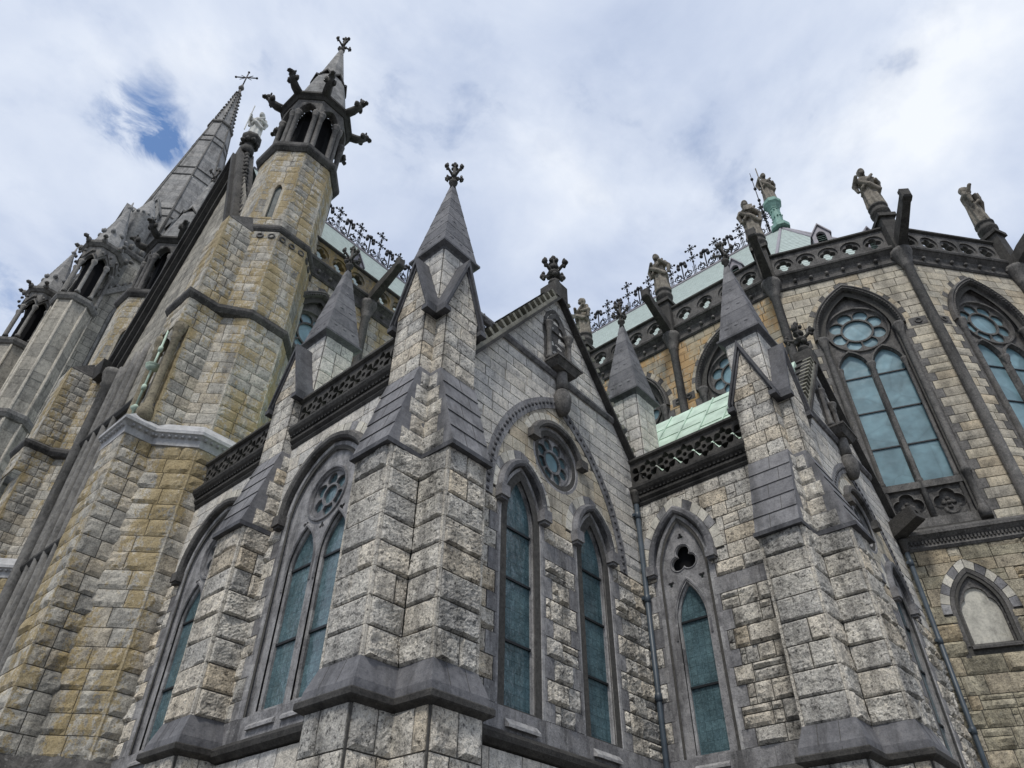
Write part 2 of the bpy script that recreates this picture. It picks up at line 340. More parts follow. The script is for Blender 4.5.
def circ(c, r_, m=32): return [(c[0] + r_ * math.cos(2 * math.pi * i / m), c[1] + r_ * math.sin(2 * math.pi * i / m)) for i in range(m)]

# --- ashlar walling
def rocky(mb, F, u0, u1, v0, v1, push, rock, cell):
    nu = max(2, int(round((u1 - u0) / cell))); nv = max(2, int(round((v1 - v0) / cell)))
    sd_ = rnd.random() * 100; ta = rnd.uniform(-1, 1) * rock * .55; tb = rnd.uniform(-1, .5) * rock * .55
    uc, vc = (u0 + u1) / 2, (v0 + v1) / 2; hw, hh = (u1 - u0) / 2, (v1 - v0) / 2
    k = len(mb.v); e = min(.02, hh * .5)
    for j in range(nv + 1):
        for i in range(nu + 1):
            a = u0 + (u1 - u0) * i / nu; b = v0 + (v1 - v0) * j / nv
            d = min(a - u0, u1 - a, b - v0, v1 - b)
            g = min(1, d / e); g = g * (2 - g)
            p = Vector((a * 3.2 + sd_, b * 4.2, sd_ * .37))
            nz = noise.noise(p) * .9 + noise.noise(p * 2.3) * .6 - abs(noise.noise(p * 4.1)) * .8 + noise.noise(p * 8.7) * .35 + .25
            w = push + g * (rock * (.55 + .55 * nz) + ta * (a - uc) / hw + tb * (b - vc) / hh)
            if d <= 1e-6: w += rnd.uniform(-.25, .1) * rock * .5
            mb.v.append(tuple(F(a, b, w)))
    n = nu + 1
    for j in range(nv):
        for i in range(nu): mb.face((k + j * n + i, k + j * n + i + 1, k + (j + 1) * n + i + 1, k + (j + 1) * n + i))
    rim = [k + i for i in range(n)] + [k + j * n + nu for j in range(1, nv + 1)] + [k + nv * n + i for i in reversed(range(nu))] + [k + j * n for j in reversed(range(1, nv))]
    q = len(mb.v)
    for r_ in rim:
        pt = Vector(mb.v[r_]); dep = (pt - F.o).dot(F.n); mb.v.append(tuple(pt - F.n * (dep + .03)))
    for i in range(len(rim)): j = (i + 1) % len(rim); mb.face((rim[i], q + i, q + j, rim[j]))
def mk_courses(v0, v1, hs=(.28, .40), seed=1):
    r_ = random.Random(seed); out = [v0]
    while out[-1] < v1 - hs[0] * .6:
        out.append(out[-1] + r_.uniform(*hs))
    k = (v1 - v0) / (out[-1] - v0)
    return [v0 + (x - v0) * k for x in out]
def ashlar(mb, F, u0, u1, courses, cuts=None, arches=(), clip=None, rock=.03, push=.012, cell=.06, wid=(.35, .8), joint=.018, sneck=0.0, tints=None, backing=True, edges=(0, 0), void=()):
    """courses of separate blocks; cuts(i, v0, v1) gives u-intervals left to other stones; arches and void are convex outlines cut out"""
    if backing:
        P = [[(u0, courses[0]), (u1, courses[0]), (u1, courses[-1]), (u0, courses[-1])]]
        if clip: P = [inter(P[0], clip)]
        for h in (void if void else arches):
            P = [q for p in P for q in diff(p, h)[0]]
        mi = mb.mi; mb.mi = 1
        for p in P:
            if len(p) > 2: mb.poly([F(a, b, -.004) for a, b in p])
        mb.mi = mi
    for ci in range(len(courses) - 1):
        v0, v1 = courses[ci], courses[ci + 1]
        ivs = [(u0 + edges[0], u1 - edges[1])]
        for a, b in (cuts(ci, v0, v1) if cuts else []):
            nx = []
            for p, q in ivs:
                if b <= p or a >= q: nx.append((p, q)); continue
                if a - p > .04: nx.append((p, a))
                if q - b > .04: nx.append((b, q))
            ivs = nx
        for p, q in ivs:
            L = q - p; xs = [p]
            while xs[-1] < q - 1e-6:
                w = rnd.uniform(*wid)
                if q - (xs[-1] + w) < wid[0] * .75: w = q - xs[-1] if q - xs[-1] < wid[1] * 1.15 else (q - xs[-1]) / 2
                xs.append(min(q, xs[-1] + w))
            for a, b in zip(xs[:-1], xs[1:]):
                parts = [(a, b, v0, v1)]
                if sneck and rnd.random() < sneck and b - a > .3:
                    m_ = v0 + (v1 - v0) * rnd.choice((.35, .62)); x_ = a + (b - a) * rnd.choice((.3, .7, 1))
                    parts = [(a, x_, v0, m_), (a, x_, m_, v1)] + ([(x_, b, v0, v1)] if b - x_ > .1 else [])
                for (a_, b_, c_, d_) in parts:
                    j = joint / 2; rect = [(a_ + j, c_ + j), (b_ - j, c_ + j), (b_ - j, d_ - j), (a_ + j, d_ - j)]
                    mb.tint = (tints() if tints else rnd.random())
                    pcs = [rect]; cut = False
                    if clip:
                        q2 = inter(rect, clip)
                        if len(q2) < 3 or abs(area(q2)) < .003: continue
                        cut = abs(abs(area(q2)) - abs(area(rect))) > 1e-6; pcs = [q2]
                    for h in arches:
                        np_ = []
                        for p2 in pcs:
                            o, c2 = diff(p2, h); cut = cut or c2; np_ += o
                        pcs = np_
                    if not cut:
                        rocky(mb, F, rect[0][0], rect[1][0], rect[0][1], rect[2][1], push, rock * rnd.choice((.55, .8, 1, 1.1, 1.3)), cell)
                    else:
                        if sum(abs(area(x)) for x in pcs) < .004: continue
                        for x in pcs:
                            if len(x) > 2: mb.prism(F, ccw(x), -.02, push + rock * .45)
    mb.tint = None
def strip_profile(mb, F, arch, bottom, prof, tint=.5, jambs=True, caps=False):
    rows = []; nj = max(1, int((arch.sp - bottom) / .38)) if jambs else 0
    for d, w in prof:
        L = arch.arc(d)
        if jambs: L = [(L[0][0], bottom + (arch.sp - bottom) * i / nj) for i in range(nj)] + L + [(L[-1][0], bottom + (arch.sp - bottom) * i / nj) for i in reversed(range(nj))]
        rows.append([F(a, b, w) for a, b in L])
    n = len(rows[0]); na = max(1, arch.n // 3); tt = []
    for i in range(n - 1):
        if i < nj or i >= n - 1 - nj or (i - nj) % na == 0: tt.append(max(0, min(1, tint + rnd.uniform(-.28, .28))))
        else: tt.append(tt[-1])
    k = len(mb.v)
    for r_ in rows: mb.v.extend(tuple(p) for p in r_)
    for i in range(n - 1):
        mb.tint = tt[i]
        for a in range(len(rows) - 1): mb.face((k + a * n + i, k + a * n + i + 1, k + (a + 1) * n + i + 1, k + (a + 1) * n + i))
    if caps:
        for i in (0, len(rows[0]) - 1): mb.poly([r_[i] for r_ in rows])
    mb.tint = None
def voussoirs(mb, F, arch, d0, d1, nseg, w, tints, gap=.012, back=-.03, alt=None, th_from=0.0):
    r0_, r1_ = arch.R + d0, arch.R + d1; e = arch.R - arch.a
    for side in (-1, 1):
        h0 = math.atan2(math.sqrt(max(r0_ ** 2 - e * e, 0)), e); h1 = math.atan2(math.sqrt(max(r1_ ** 2 - e * e, 0)), e)
        for k in range(nseg):
            lo, hi = k / nseg, (k + 1) / nseg; g = gap / (r0_ * h0) / 2; pts = []
            for (r_, h, seq) in ((r0_, h0, (lo + g, (lo + hi) / 2, hi - g)), (r1_, h1, (hi - g, (lo + hi) / 2, lo + g))):
                for t in seq:
                    th = h * t; pts.append((arch.c + side * -(e - r_ * math.cos(th)) * 1.0 if side > 0 else arch.c + (e - r_ * math.cos(th)), arch.sp + r_ * math.sin(th)))
            mb.tint = tints[k % len(tints)]() if callable(tints[k % len(tints)]) else tints[k % len(tints)]
            if alt is not None: mb.mi = alt[k % len(alt)]
            mb.prism(F, ccw(pts), back, w + rnd.uniform(-.004, .004))
    mb.tint = None; mb.mi = 0
def sweep(mb, F, u0, u1, prof, tint=.5, m0=0.0, m1=0.0):
    """horizontal moulding: prof of (w, v) outwards; ends mitred by m*w"""
    mb.tint = tint
    mb.rings([[F(u0 + m0 * w, v, w) for w, v in prof], [F(u1 + m1 * w, v, w) for w, v in prof]], True, False, True, True)
    mb.tint = None
def poly_mould(mb, pts, prof, tint=.5, closed=False):
    """moulding following a plan polyline (outward on the right of travel), prof of (w, z)"""
    n = len(pts); rows = []; pts = [Vector((p[0], p[1], 0)) for p in pts]
    for i in range(n):
        if closed or 0 < i < n - 1:
            a = (pts[i] - pts[i - 1]).normalized(); b = (pts[(i + 1) % n] - pts[i]).normalized()
        else:
            a = b = (pts[1] - pts[0]).normalized() if i == 0 else (pts[-1] - pts[-2]).normalized()
        na, nb = Vector((a.y, -a.x, 0)), Vector((b.y, -b.x, 0)); m_ = (na + nb); m_ = m_ / max(.25, (1 + na.dot(nb)))
        rows.append([pts[i] + m_ * w + Vector((0, 0, z)) for w, z in prof])
    if closed: rows.append(rows[0])
    mb.tint = tint; mb.rings(rows, True, False, not closed, not closed); mb.tint = None

# ------------------------------------------------------------------ ground and the cathedral itself
g = MB(); g.poly([(-900, -900, 0), (900, -900, 0), (900, 900, 0), (-900, 900, 0)])
go = g.build('ground', 'paving'); go['kind'] = 'structure'; go['label'] = 'grey tarmac paving round the foot of the cathedral'; go['category'] = 'ground'
ROOT = bpy.data.objects.new('cathedral', None); COL.objects.link(ROOT)
ROOT['label'] = 'grey granite gothic cathedral with pinnacles, lancet windows, copper roofs and a tall spire'; ROOT['category'] = 'cathedral'
def D(name, mb, mats, parent=None, **kw): return mb.build(name, mats, parent if parent is not None else ROOT, **kw)

def finial(mb, c, h, r_):
    c = Vector(c); mb.tint = .5
    mb.lathe(c, [(r_ * .34, -.05), (r_ * .24, h * .10), (r_ * .46, h * .16), (r_ * .46, h * .21), (r_ * .2, h * .26), (r_ * .17, h * .9)], 8)
    for i in range(4):
        d = Vector((math.cos(i * math.pi / 2), math.sin(i * math.pi / 2), 0)); t = Vector((-d.y, d.x, 0)); up = Vector((0, 0, h))
        mb.tube([c + up * .40, c + d * r_ * .45 + up * .50, c + d * r_ * .95 + up * .58], [r_ * .17, r_ * .15, r_ * .13], 6)
        e = c + d * r_ * 1.08 + up * .60
        mb.blob(e, (r_ * .24, r_ * .24, h * .07), 7, 5, .3)
        mb.blob(e + up * .085 - d * r_ * .08, (r_ * .15, r_ * .15, h * .06), 6, 4, .3); mb.blob(e - up * .085 - d * r_ * .1, (r_ * .15, r_ * .15, h * .06), 6, 4, .3)
        mb.blob(c + (d + t).normalized() * r_ * .42 + up * .36, (r_ * .2, r_ * .2, h * .07), 6, 4, .4)
        mb.blob(c + d * r_ * .3 + up * .84, (r_ * .17, r_ * .17, h * .06), 6, 4, .3)
    mb.blob(c + Vector((0, 0, h * .95)), (r_ * .22, r_ * .22, h * .09), 7, 5, .3)

# ---- pinnacle (square shaft, pyramid, finial): local origin at its centre line
def make_pinnacle(z0, name='pinnacle', zb=12.3):
    p = MB(); h = .36
    cs = mk_courses(z0, zb, (.30, .36), 3)
    for u in ((0, -1, 0), (1, 0, 0), (0, 1, 0), (-1, 0, 0)):
        F = Fr(Vector(u).cross(Vector((0, 0, 1))) * h, u)
        ashlar(p, F, -h, h, cs, rock=.012, cell=.06, wid=(.3, .45), joint=.017, edges=(.004, .004))
    o = D(name, p, ['granite_up', 'mortar'])
    s = MB(); b = .485
    sq = lambda k, z: [(-k, -k, z), (k, -k, z), (k, k, z), (-k, k, z)]
    s.tint = .15; s.rings([sq(.37, zb - .04), sq(.40, zb), sq(b, zb + .05), sq(b, zb + .1), sq(b - .06, zb + .14)], True, False, True, False)
    s.tint = .55; zt = zb + 2.68
    nb_ = 7
    for i in range(nb_):
        f0_, f1_ = i / nb_, (i + 1) / nb_; wb_ = lambda f: (b - .05) * (1 - f) + .035 * f
        s.tint = .35 + .5 * rnd.random(); s.rings([sq(wb_(f0_) + .004, zb + .135 + (zt - zb - .135) * f0_), sq(wb_(f1_), zb + .135 + (zt - zb - .135) * f1_)], True, False, False, i == nb_ - 1)
    for k, nk in ((.10, 3), (.36, 2), (.60, 1)):
        w = (b - .05) * (1 - k) + .035 * k; z = zb + .135 + (zt - zb - .135) * k
        for q in range(4):
            a = q * math.pi / 2; n_ = Vector((math.cos(a), math.sin(a), 0)); t_ = Vector((-n_.y, n_.x, 0))
            for i in range(nk):
                c = n_ * (w + .006) + t_ * ((i - (nk - 1) / 2) * w * 1.75 / nk) + Vector((0, 0, z))
                s.tint = .5; s.blob(c - n_ * .02, (.03 + .04 * abs(t_.x), .03 + .04 * abs(t_.y), .045), 8, 5, .1)
    D('spirelet', s, 'cap', o)
    f = MB(); finial(f, (0, 0, zt - .06), .9, .215); D('finial', f, 'trim', o)
    return o
# ---- a buttress leg, built in the frame F (origin at the pinnacle centre line, w outwards)
def leg(bd, wx, pl, gt, F, up_rock=.014):
    hw = .37; wf = .94
    def side_frames(w0): # right side (normal +u) and left side (normal -u)
        return (Fr(F.o + F.u * hw, -F.n), Fr(F.o - F.u * hw, F.n))
    # plinth
    cs0 = mk_courses(0, 4.05, (.38, .46), 5)
    P = Fr(F.o + F.n * 1.02, F.u); ashlar(bd, P, -.42, .42, cs0, rock=.04, cell=.05, wid=(.3, .5), edges=(.02, .02))
    for sgn, A in zip((1, -1), (Fr(F.o + F.u * .42, -F.n), Fr(F.o - F.u * .42, F.n))):
        a, b = (-1.02, -.35) if sgn > 0 else (.35, 1.02)
        ashlar(bd, A, a, b, cs0, rock=.04, cell=.05, wid=(.28, .45), edges=(.02, .02))
    sq = lambda h_, w, z, wi=.2: [F(-h_, z, wi), F(-h_, z, w), F(h_, z, w), F(h_, z, wi)]
    pl.mi = 2; pl.tint = .3; pl.rings([sq(.41, 1.0, 4.03), sq(.45, 1.06, 4.06), sq(.50, 1.105, 4.085), sq(.515, 1.12, 4.10), sq(.515, 1.12, 4.165), sq(.505, 1.11, 4.18), sq(.47, 1.07, 4.185)], False)
    pl.mi = 0; pl.tint = .55; pl.rings([sq(.47, 1.07, 4.185), sq(.465, 1.06, 4.29)], False); pl.tint = .6; pl.rings([sq(.465, 1.06, 4.29), sq(.378, .955, 4.575), sq(.37, .5, 4.575)], False)
    pl.mi = 1
    for u_, z_ in ((-.17, 0), (.14, 0)): pl.hexa([F(u_ - .004, 4.19, 1.07), F(u_ + .004, 4.19, 1.07), F(u_ + .004, 4.19, 1.0), F(u_ - .004, 4.19, 1.0), F(u_ - .004, 4.30, 1.058), F(u_ + .004, 4.30, 1.058), F(u_ + .004, 4.30, 1.0), F(u_ - .004, 4.30, 1.0)]); pl.hexa([F(u_ - .004, 4.29, 1.062), F(u_ + .004, 4.29, 1.062), F(u_ + .004, 4.29, .9), F(u_ - .004, 4.29, .9), F(u_ - .004, 4.57, .959), F(u_ + .004, 4.57, .959), F(u_ + .004, 4.57, .8), F(u_ - .004, 4.57, .8)])
    pl.mi = 0
    # body
    cs = mk_courses(4.57, 7.52, (.345, .375), 7)
    seed = rnd.random()
    ashlar(bd, Fr(F.o + F.n * wf, F.u), -hw, hw, cs, rock=.036, cell=.026, wid=(.30, .8), edges=(.03, .03))
    for sgn, A in zip((1, -1), side_frames(0)):
        a, b = (-wf, -.35) if sgn > 0 else (.35, wf)
        ashlar(bd, A, a, b, cs, rock=.036, cell=.026, wid=(.24, .6), edges=(.03, .034) if sgn > 0 else (.034, .03))
    for sg in (1, -1):                              # drafted arris
        bd.tint = .72
        for c0, c1 in zip(cs[:-1], cs[1:]):
            bd.box(F, *sorted((sg * (hw - .032), sg * (hw + .012))), c0 + .004, c1 - .004, wf - .032, wf + .012)
    # weathering slope in laps, with tailing side stones
    n = 5; z0, z1, w0, w1 = 7.57, 9.16, 1.02, .62
    for i in range(n):
        a, b = i / n, (i + 1) / n
        za, zb_ = z0 + (z1 - z0) * a, z0 + (z1 - z0) * b; wa, wb = w0 + (w1 - w0) * a, w0 + (w1 - w0) * b
        wx.tint = .62 + .38 * rnd.random(); h_ = hw + .015
        lap = .014
        wx.hexa([F(-h_, za, wa + lap), F(h_, za, wa + lap), F(h_, za, .3), F(-h_, za, .3), F(-h_, zb_, wb - .004), F(h_, zb_, wb - .004), F(h_, zb_, .3), F(-h_, zb_, .3)])
    wx.mi = 1
    for i in range(n):
        a, b = (i + .03) / n, (i + .97) / n; u_ = (-.1, .13, -.06, .16, .02)[i]
        za, zb_ = z0 + (z1 - z0) * a, z0 + (z1 - z0) * b; wa, wb = w0 + (w1 - w0) * a + lap, w0 + (w1 - w0) * b - .004
        wx.hexa([F(u_ - .004, za, wa + .002), F(u_ + .004, za, wa + .002), F(u_ + .004, za, .5), F(u_ - .004, za, .5), F(u_ - .004, zb_, wb + .004), F(u_ + .004, zb_, wb + .004), F(u_ + .004, zb_, .5), F(u_ - .004, zb_, .5)])
    wx.mi = 0
    wx.tint = .05; wx.box(F, -hw - .045, hw + .045, 7.50, 7.575, .3, 1.05)
    for sg in (1, -1):                              # pale stones bonded into the slope's cheek
        for i in range(5):
            zc_ = 7.6 + i * .30; wl_ = .50 + .06 * ((i + 1) % 2) + (.09 if i == 0 else 0)
            bd.tint = rnd.random(); u_ = sg * (hw + .016)
            A = Fr(F.o + F.u * u_, -F.n * 1.0) if sg > 0 else Fr(F.o + F.u * u_, F.n)
            wmax = min(wl_ + .16, w0 + (w1 - w0) * (zc_ + .29 - z0) / (z1 - z0) - .08)
            a, b = (-wmax, -.35) if sg > 0 else (.35, wmax)
            if b - a > .1: rocky(bd, A, a, b, zc_, zc_ + .285, .004, .03, .05)
    # upper stage
    hu, wu = .36, .61
    cu = mk_courses(9.15, 10.6, (.26, .31), 9)
    ashlar(bd, Fr(F.o + F.n * wu, F.u), -hu, hu, cu, rock=up_rock, cell=.06, wid=(.26, .5), joint=.017, edges=(.003, .003))
    cu2 = mk_courses(10.6, 11.9, (.26, .31), 9)
    ashlar(bd, Fr(F.o + F.n * wu, F.u), -hu, hu, cu2, rock=up_rock, cell=.06, wid=(.26, .5), joint=.017, clip=[(-hu - .02, 10.6), (hu + .02, 10.6), (0, 11.88)])
    for sgn, A in zip((1, -1), (Fr(F.o + F.u * hu, -F.n), Fr(F.o - F.u * hu, F.n))):
        a, b = (-wu, -.3) if sgn > 0 else (.3, wu)
        ashlar(bd, A, a, b, cu, rock=up_rock, cell=.06, wid=(.26, .36), joint=.017, edges=(.003, .003))
    # gablet coping
    gt.tint = .12
    for sg in (-1, 1):
        p = [(0, 11.84), (sg * .47, 10.42), (sg * .47, 10.56), (0, 12.02)]
        gt.prism(F, ccw(p), .2, .70)
        gt.prism(F, ccw([(0, 11.72), (sg * .40, 10.5), (sg * .41, 10.60), (0, 11.85)]), .2, .655)
        gt.box(F, *sorted((sg * .36, sg * .50)), 10.36, 10.46, .25, .71)
def make_leg(x, y, u):
    bd, wx, pl, gt = MB(), MB(), MB(), MB()
    leg(bd, wx, pl, gt, Fr((0, 0, 0), u))
    o = D('buttress', bd, ['granite', 'mortar'], loc=(x, y, 0))
    D('weathering', wx, ['cap', 'mortar'], o); D('plinth', pl, ['cap', 'mortar', 'trim'], o); D('gablet_coping', gt, 'cap', o)
    return o
LEFT, FRONT = (0, -1, 0), (1, 0, 0)
C1 = (6.04, 7.13); C2 = (11.84, 3.77)
for u in (LEFT, FRONT):
    b1 = make_leg(C1[0], C1[1], u); copy_tree(b1, loc=(C2[0], C2[1], 0))
make_leg(6.02, 10.72, LEFT)
pin = make_pinnacle(9.1); pin.location = (C1[0], C1[1], 0)
for x, y in (C2, (6.08, 10.68), (11.9, 6.80)): copy_tree(pin, loc=(x, y, 0))

# ------------------------------------------------------------------ windows of the chapels (local: u = X, z up, out = -Y)
def hood(mb, F, A, d0, d1, proud, stop_w=.2, stop_h=.2, base=0.0):
    strip_profile(mb, F, A, A.sp, [(d0, base), (d0, proud * .75), (d0 + (d1 - d0) * .25, proud), (d1 - (d1 - d0) * .3, proud), (d1, proud * .45), (d1, base)], .2, False, True)
    for sg in (-1, 1):
        c = A.c + sg * (A.a + (d0 + d1) / 2); mb.tint = .4
        mb.box(F, c - stop_w / 2, c + stop_w / 2, A.sp - stop_h, A.sp + .01, base, proud + .035)
        mb.tint = .15; mb.box(F, c - stop_w * .38, c + stop_w * .38, A.sp - stop_h - .045, A.sp - stop_h, base, proud + .0)
def raised(A, d, dz):
    e = A.R - A.a; r_ = A.R + d
    return Arch(math.sqrt(r_ * r_ - dz * dz) - e, A.sp + dz, math.sqrt(r_ * r_ - e * e) - dz, A.n, A.c)
def quoin_cuts(c, half, z0, z1, sw=(.05, .22)):
    def f(ci, v0, v1):
        m_ = (v0 + v1) / 2
        if m_ < z0 or m_ > z1: return []
        q = sw[ci % 2]; return [(c - half - q, c + half + q)]
    return f
def quoins(mb, F, c, half, z0, z1, courses, sw=(.05, .22), w=.016, gap=.006):
    for ci in range(len(courses) - 1):
        v0, v1 = courses[ci], courses[ci + 1]; m_ = (v0 + v1) / 2
        if m_ < z0 or m_ > z1: continue
        q = sw[ci % 2]
        for sg in (-1, 1):
            mb.tint = .45 + .45 * rnd.random()
            mb.box(F, *sorted((c + sg * half, c + sg * (half + q - .006))), v0 + gap / 2, v1 - gap / 2, -.03, w + rnd.uniform(-.003, .003))
WALL_C = [4.2] + mk_courses(4.56, 9.32, (.24, .36), 21); ZD = 4.56; BZ = (max(c for c in WALL_C if c <= 7.33), min(c for c in WALL_C if c > 7.33))       # courses shared by the chapel walls
def glazing(gl, br, F, outline, w, bars, half, c=0.0):
    gl.poly([F(a, b, w) for a, b in outline])
    for z in bars: br.box(F, c - half, c + half, z - .018, z + .018, w, w + .03)
    br.box(F, c - half, c + half, bbox(outline)[2], bbox(outline)[2] + .03, w, w + .03)

def lancet_window(mod_c):
    """single lancet of the gable"""
    A = Arch(.33, 7.42, .80); F = STD
    s = MB(); strip_profile(s, F, A, 4.5, [(.0, -.13), (.0, -.10), (.035, -.09), (.05, -.07), (.085, -.07), (.10, -.03), (.13, -.03), (.15, .012), (.20, .012), (.205, -.03)], .85)
    quoins(s, F, 0, .20 + .33, 4.55, 7.55, WALL_C)
    s.tint = 1.0; s.hexa([F(-.33, 4.30, .09), F(.33, 4.30, .09), F(.33, 4.36, -.2), F(-.33, 4.36, -.2), F(-.33, 4.34, .09), F(.33, 4.34, .09), F(.33, 4.62, -.16), F(-.33, 4.62, -.16)])
    w = D('lancet_window', s, 'dark')
    gl, br = MB(), MB(); glazing(gl, br, F, A.outline(.0, 4.58), -.11, (5.5, 6.45, 7.3), .33)
    D('glass', gl, 'glass', w); D('glazing_bar', br, 'bar', w)
    h = MB(); hood(h, F, raised(A, .19, .40), 0, .14, .12, .2, .19, 0.0); D('hood_mould', h, 'dark', w)
    v = MB(); voussoirs(v, F, raised(A, .19, .40), .145, .31, 6, .02, [lambda: .2 + .8 * rnd.random()], alt=[0, 0, 1]); D('voussoir_ring', v, ['voussoir', 'dark'], w)
    return w, A
def lancet_holes(c):
    A = Arch(.33, 7.42, .80, c=c)
    return A.outline(.0, 4.58), [raised(A, .19, .40).outline(.31, 9), A.outline(.20, 7)]

# ------------------------------------------------------------------ gable module (local origin 0 at the world: chapel one; chapel two is a copy)
GY = 6.73; GF = Fr((0, GY, 0), FRONT)
GXA = 9.05; GC = 8.86; LX = (7.83, 9.77)
def rake_z(x, top=13.75): return top - 1.36 * abs(x - GXA)
gw = MB()
# plinth, string and lower wall
cs_pl = mk_courses(0, 4.0, (.34, .44), 31)
ashlar(gw, Fr((0, GY - .06, 0), FRONT), 6.2, 11.41, cs_pl, rock=.035, cell=.07, wid=(.35, .7))
holes = []; arcs = []
for c in LX:
    a, b = lancet_holes(c); holes.append(a); arcs += b
def gable_cuts(ci, v0, v1):
    out = []
    for c in LX: out += quoin_cuts(c, .53, 4.3, 7.5)(ci, v0, v1)
    if v0 < ZD - .01: out = [(6.2, 11.45)]
    m_ = (v0 + v1) / 2
    if BZ[0] < m_ < BZ[1]: out.append((LX[0], LX[1]))
    return out
top_of = 7.6
cl_lo = [c for c in WALL_C if c < 7.65]
gw.mi = 2; ashlar(gw, GF, 6.3, 11.40, cl_lo, gable_cuts, void=holes, rock=.05, cell=.04, sneck=.35, wid=(.28, .62)); gw.mi = 0
big = Arch(1.74, 7.62, 2.72, 14, GC)
cu = mk_courses(cl_lo[-1], 14.0, (.19, .25), 33)
tri = [(5.7, cl_lo[-1]), (11.41, cl_lo[-1]), (11.41, rake_z(11.41) - .12), (GXA, rake_z(GXA) - .12), (5.7, rake_z(5.7) - .12)]
rose_c = (8.80, 9.12)
rose_hole = circ(rose_c, .66, 24)
ashlar(gw, GF, 5.7, 11.41, cu, None, arches=arcs + [rose_hole, big.outline(.24, 7.62)], void=holes + [circ(rose_c, .5, 20)], clip=tri, rock=.016, cell=.07, wid=(.35, .75), joint=.019)
gw.mi = 3; ashlar(gw, GF, 5.7, 11.41, cu, None, arches=arcs + [rose_hole], clip=big.outline(.0, 7.62), rock=.01, cell=.09, wid=(.28, .5), joint=.014, backing=False); gw.mi = 0
o_gable = D('gable_wall', gw, ['granite_up', 'mortar', 'granite', 'apse'])
# dark stones of the gable: band, sill course, dentilled arch
gd = MB()
voussoirs(gd, GF, big, .0, .235, 16, .03, [lambda: .45 + .3 * rnd.random()], gap=.006)
for sg in (-1, 1):                                  # nail-head ornament on the arch
    for k in range(27):
        th = (k + .5) / 27; e = big.R - big.a; r_ = big.R + .12
        h_ = math.atan2(math.sqrt(r_ * r_ - e * e), e) * th; x = e - r_ * math.cos(h_); x = big.c + (x if sg < 0 else -x); z = big.sp + r_ * math.sin(h_)
        gd.tint = 0.0; gd.blob(GF(x, z, .03), (.045, .03, .045), 5, 4, .1)
gd.tint = .55
for i in range(6):
    x0 = LX[0] + .58 + i * (LX[1] - LX[0] - 1.16) / 6; gd.tint = .5 + .3 * rnd.random()
    gd.box(GF, x0 + .003, x0 + (LX[1] - LX[0] - 1.16) / 6 - .003, BZ[0] + .004, BZ[1] - .004, -.02, .012)
for i in range(10):
    x0 = 6.35 + i * .5; gd.tint = .55 + .3 * rnd.random(); gd.box(GF, x0 + .003, x0 + .497, 4.26, ZD - .004, -.04, .018)
o_dress = D('dressed_stonework', gd, 'dark', o_gable)
st = MB(); sweep(st, GF, 6.2, 11.38, [(-.03, 4.0), (.10, 4.02), (.17, 4.08), (.18, 4.15), (.15, 4.2), (-.03, 4.28)], .12)
D('string_course', st, 'trim', o_gable); st = MB(); sweep(st, GF, 6.35, 11.3, [(-.02, 11.10), (.05, 11.11), (.10, 11.16), (.10, 11.21), (-.02, 11.27)], .35)
D('string_course', st, 'dark', o_gable)
# lancets
w1, _ = lancet_window(0); w1.location = (LX[0], GY, 0); w1.parent = ROOT
w2 = copy_tree(w1, loc=(LX[1], GY, 0))
# rose
rs = MB(); RA = Arch(.60, 0, .60, 12)
F = STD; z0 = rose_c[1]
cir = lambda r_, w: [F(r_ * math.cos(2 * math.pi * i / 36), z0 + r_ * math.sin(2 * math.pi * i / 36), w) for i in range(36)]
rs.tint = .75; rs.rings([cir(.67, -.02), cir(.67, .012), cir(.60, .012), cir(.58, -.03), cir(.53, -.03), cir(.51, -.07), cir(.47, -.07)], True)
rs.plate(F, circ((0, z0), .48, 36), [circ((0, z0), .20, 24)] + petals((0, z0), 8, .245, .33, .455, .016, R(22)), -.13, -.07)
ro = D('rose_window', rs, 'dark', loc=(rose_c[0], GY, 0))
gl = MB(); gl.poly([F(.47 * math.cos(2 * math.pi * i / 30), z0 + .47 * math.sin(2 * math.pi * i / 30), -.12) for i in range(30)]); D('glass', gl, 'glass', ro); gl = MB(); gl.poly([F(.19 * math.cos(2 * math.pi * i / 24), z0 + .19 * math.sin(2 * math.pi * i / 24), -.115) for i in range(24)]); D('centre_pane', gl, 'glassapse', ro)  # paler centre pane: bright sky reflection put into its glass colour
h = MB()
for a0, a1 in ((R(22), R(158)),):
    n_ = 22; prof = [(.66, 0), (.66, .09), (.70, .12), (.77, .11), (.80, .05), (.80, 0)]
    h.tint = .25; rows = [[F(r_ * math.cos(a0 + (a1 - a0) * i / n_), z0 + r_ * math.sin(a0 + (a1 - a0) * i / n_), w) for i in range(n_ + 1)] for r_, w in prof]; h.rings(rows, False)
for sg in (-1, 1): h.tint = .3; h.box(F, sg * .70 - .1, sg * .70 + .1, z0 + .10, z0 + .28, 0, .16)
D('hood_mould', h, 'trimgrey', ro)
v = MB()
for k in range(11):
    a0, a1 = R(20) + R(140) * k / 11 + .02, R(20) + R(140) * (k + 1) / 11 - .02
    v.tint = rnd.random(); v.prism(F, ccw([(.805 * math.cos(a), z0 + .805 * math.sin(a)) for a in (a0, (a0 + a1) / 2, a1)] + [(.95 * math.cos(a), z0 + .95 * math.sin(a)) for a in (a1, (a0 + a1) / 2, a0)]), -.03, .018)
D('voussoir_ring', v, 'voussoir', ro)
